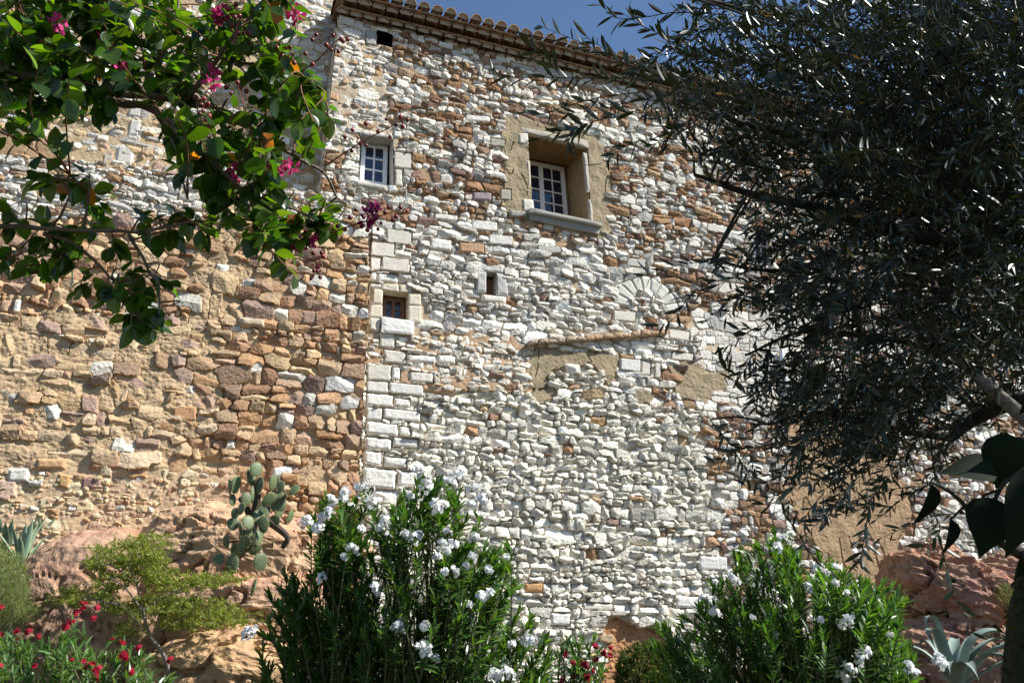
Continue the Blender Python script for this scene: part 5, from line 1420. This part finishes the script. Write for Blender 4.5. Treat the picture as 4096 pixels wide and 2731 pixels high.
    for poly, N, d0, d1, nl in ((D1, 760, 2.3, 4.8, 30), (D1b, 95, 2.4, 4.4, 28), (D2_, 520, 2.6, 5.0, 30), (M1, 300, 2.3, 3.8, 28), (FR, 26, 2.2, 3.0, 22), (L1, 120, 2.3, 3.8, 26), (L1b, 70, 2.4, 3.8, 26), (L2, 8, 2.4, 3.0, 22), (L3, 9, 2.4, 2.9, 20), (OUTR, 330, 2.3, 5.0, 24), (OUTT, 220, 2.5, 5.0, 24)):
        q = poly_sample(poly, N, rng)
        for x, y in q:
            d = rng.uniform(d0, d1)
            tip = at(x, y, d)
            out = unit(tip - cen); out[2] *= .6
            dr = unit(out * .8 + rng.normal(size=3) * .5 + np.array([-.25, 0, -.35 if y > 900 else .05]))
            L = rng.uniform(.18, .34)
            a = tip - dr * L
            mid = (a + tip) / 2 + ZD * rng.uniform(0, .035)
            twig([a, mid, tip], int(nl * L / .27))
            if L > .25 and rng.random() < .35:
                b = near_on(lines, a)
                if np.linalg.norm(b - a) < .7: wood.tube(spline([b, (a + b) / 2 + ZD * .02, a], 8), np.linspace(.005, .0026, 8), 5, (.06, .05, .04), cap=False)
    # the loose twigs that reach out over the sky and the wall
    for pts, d, nl in (([(2720,330),(2600,290),(2450,235),(2300,160),(2172,110)], 2.2, 30), ([(2800,300),(2700,330),(2560,290),(2420,200),(2350,150)], 2.3, 26), ([(2900,60),(2700,50),(2580,70),(2460,72),(2410,25)], 2.3, 22),
                       ([(2800,360),(2600,320),(2400,315),(2200,310),(2000,308),(1970,280)], 2.15, 30), ([(2560,370),(2400,390),(2250,430),(2120,460),(2030,370)], 2.2, 10), ([(2240,300),(2210,260),(2170,220),(2120,185)], 2.1, 14),
                       ([(2560,440),(2440,470),(2330,500),(2230,530),(2160,555)], 2.2, 18), ([(2700,420),(2560,400),(2400,440),(2260,455)], 2.25, 20), ([(2760,480),(2650,560),(2560,600)], 2.3, 16), ([(2700,200),(2640,140),(2560,100),(2500,60)], 2.4, 16),
                       ([(3050,1010),(2900,1040),(2780,1050),(2640,1080),(2560,1110)], 2.3, 22), ([(2960,1110),(2840,1130),(2760,1180),(2700,1270),(2640,1300)], 2.35, 18), ([(3200,1270),(3050,1300),(2900,1390)], 2.4, 18), ([(3020,1400),(2960,1500),(2900,1450)], 2.5, 14),
                       ([(3200,1660),(3060,1600),(2960,1560),(2880,1430)], 2.4, 22), ([(3200,1760),(3080,1780),(2960,1800),(2860,1850)], 2.5, 20), ([(3250,1850),(3160,1950),(3060,2020),(2950,1900)], 2.4, 16), ([(3440,1900),(3300,2060),(3200,2160)], 2.4, 20), ([(3480,2000),(3460,2130),(3440,2250)], 2.3, 22),
                       ([(3300,1960),(3220,2080),(3240,2210)], 2.4, 16), ([(3760,2150),(3790,2280),(3830,2400),(3890,2530)], 2.2, 9), ([(3720,2020),(3760,2120),(3700,2180)], 2.2, 12), ([(2560,560),(2480,600),(2420,650)], 2.3, 10), ([(2330,500),(2290,540),(2270,570)], 2.2, 9)):
        twig([at(x, y, d + .02 * i) for i, (x, y) in enumerate(pts)], nl, .060)
    ms = MB(); P = lines[0]; n = 1500
    k = rng.integers(0, len(P) - 8, n); an = rng.uniform(0, 2 * math.pi, n)
    rad = np.linspace(.17, .12, len(P))[k]
    nr_ = np.stack([np.cos(an), np.sin(an), 0 * an], 1)
    put_leaves(ms, TINY_LEAF, P[k] + nr_ * rad[:, None] * .98 + ZD * rng.normal(0, .03, (n, 1)), unit(nr_ + rng.normal(size=(n, 3)) * .6), unit(rng.normal(size=(n, 3)) + ZD), rng.uniform(.012, .026, n), colors(np.array([(.05,.06,.012),(.07,.075,.015),(.035,.045,.012)]), n, rng, .25))
    ms.build("moss", M_FINE, root, tb)
    wood.build("trunk", M_BARK, root, tb, smooth=True)
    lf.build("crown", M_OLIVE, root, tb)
olive()

def broadleaf():
    rng = np.random.default_rng(17)
    base = at(4420, 2731, 1.25); base[2] = 0
    root = thing("broadleaf_shrub", "branch of large pointed heart shaped leaves hanging dark and close at lower right", "shrub", base)
    st = MB()
    for pts, r0, r1 in (([(4420,5200),(4420,3000),(4330,2420),(4200,2270),(4060,2200),(3960,2130),(3890,2060)], .02, .004), ([(3985,2150),(3960,2060),(3985,1985),(4020,1930),(4090,1880),(4160,1800)], .004, .0025),
                        ([(3890,2060),(3850,2010),(3790,1960),(3730,1930)], .004, .002), ([(3960,2060),(3930,1990),(3990,1960)], .003, .002), ([(3860,2020),(3830,2050),(3800,2078)], .002, .0015), ([(4090,1880),(4110,1890)], .002, .002)):
        P = spline([at(x, y, 1.2) for x, y in pts], len(pts) * 5)
        st.tube(P, np.linspace(r0, r1, len(P)), 6, (.05, .04, .03))
    st.build("branch", M_BARK, root, base, smooth=True)
    for (bx, by, tx, ty, wpx_, yaw, d) in ((3985,1900,3772,1850,165,.2,1.2),(4015,1730,4010,1960,160,-.2,1.22),(3965,1990,3950,2222,185,.1,1.18),(3800,2075,3806,2225,75,.9,1.2),(3725,1935,3690,2122,80,.8,1.22),(4115,1890,4075,2225,170,.3,1.15),(4150,1760,4060,1940,150,.2,1.25),(4140,2160,4100,2340,130,.3,1.2),(4170,1480,4120,1680,140,.2,1.3)):
        a = at(bx, by, d); b = at(tx, ty, d + rng.normal() * .015)
        L = np.linalg.norm(b - a)
        up = unit(np.array([math.sin(yaw) * .6, -.8, .5 + .2 * rng.normal()]))
        m = MB(); put_leaves(m, HEART_LEAF, a[None], unit(b - a)[None], up[None], L, (.010, .018, .008), wpx_ / FPX * d / L / .8)
        m.build("leaf", M_DARKLEAF, root, base, smooth=True)
broadleaf()
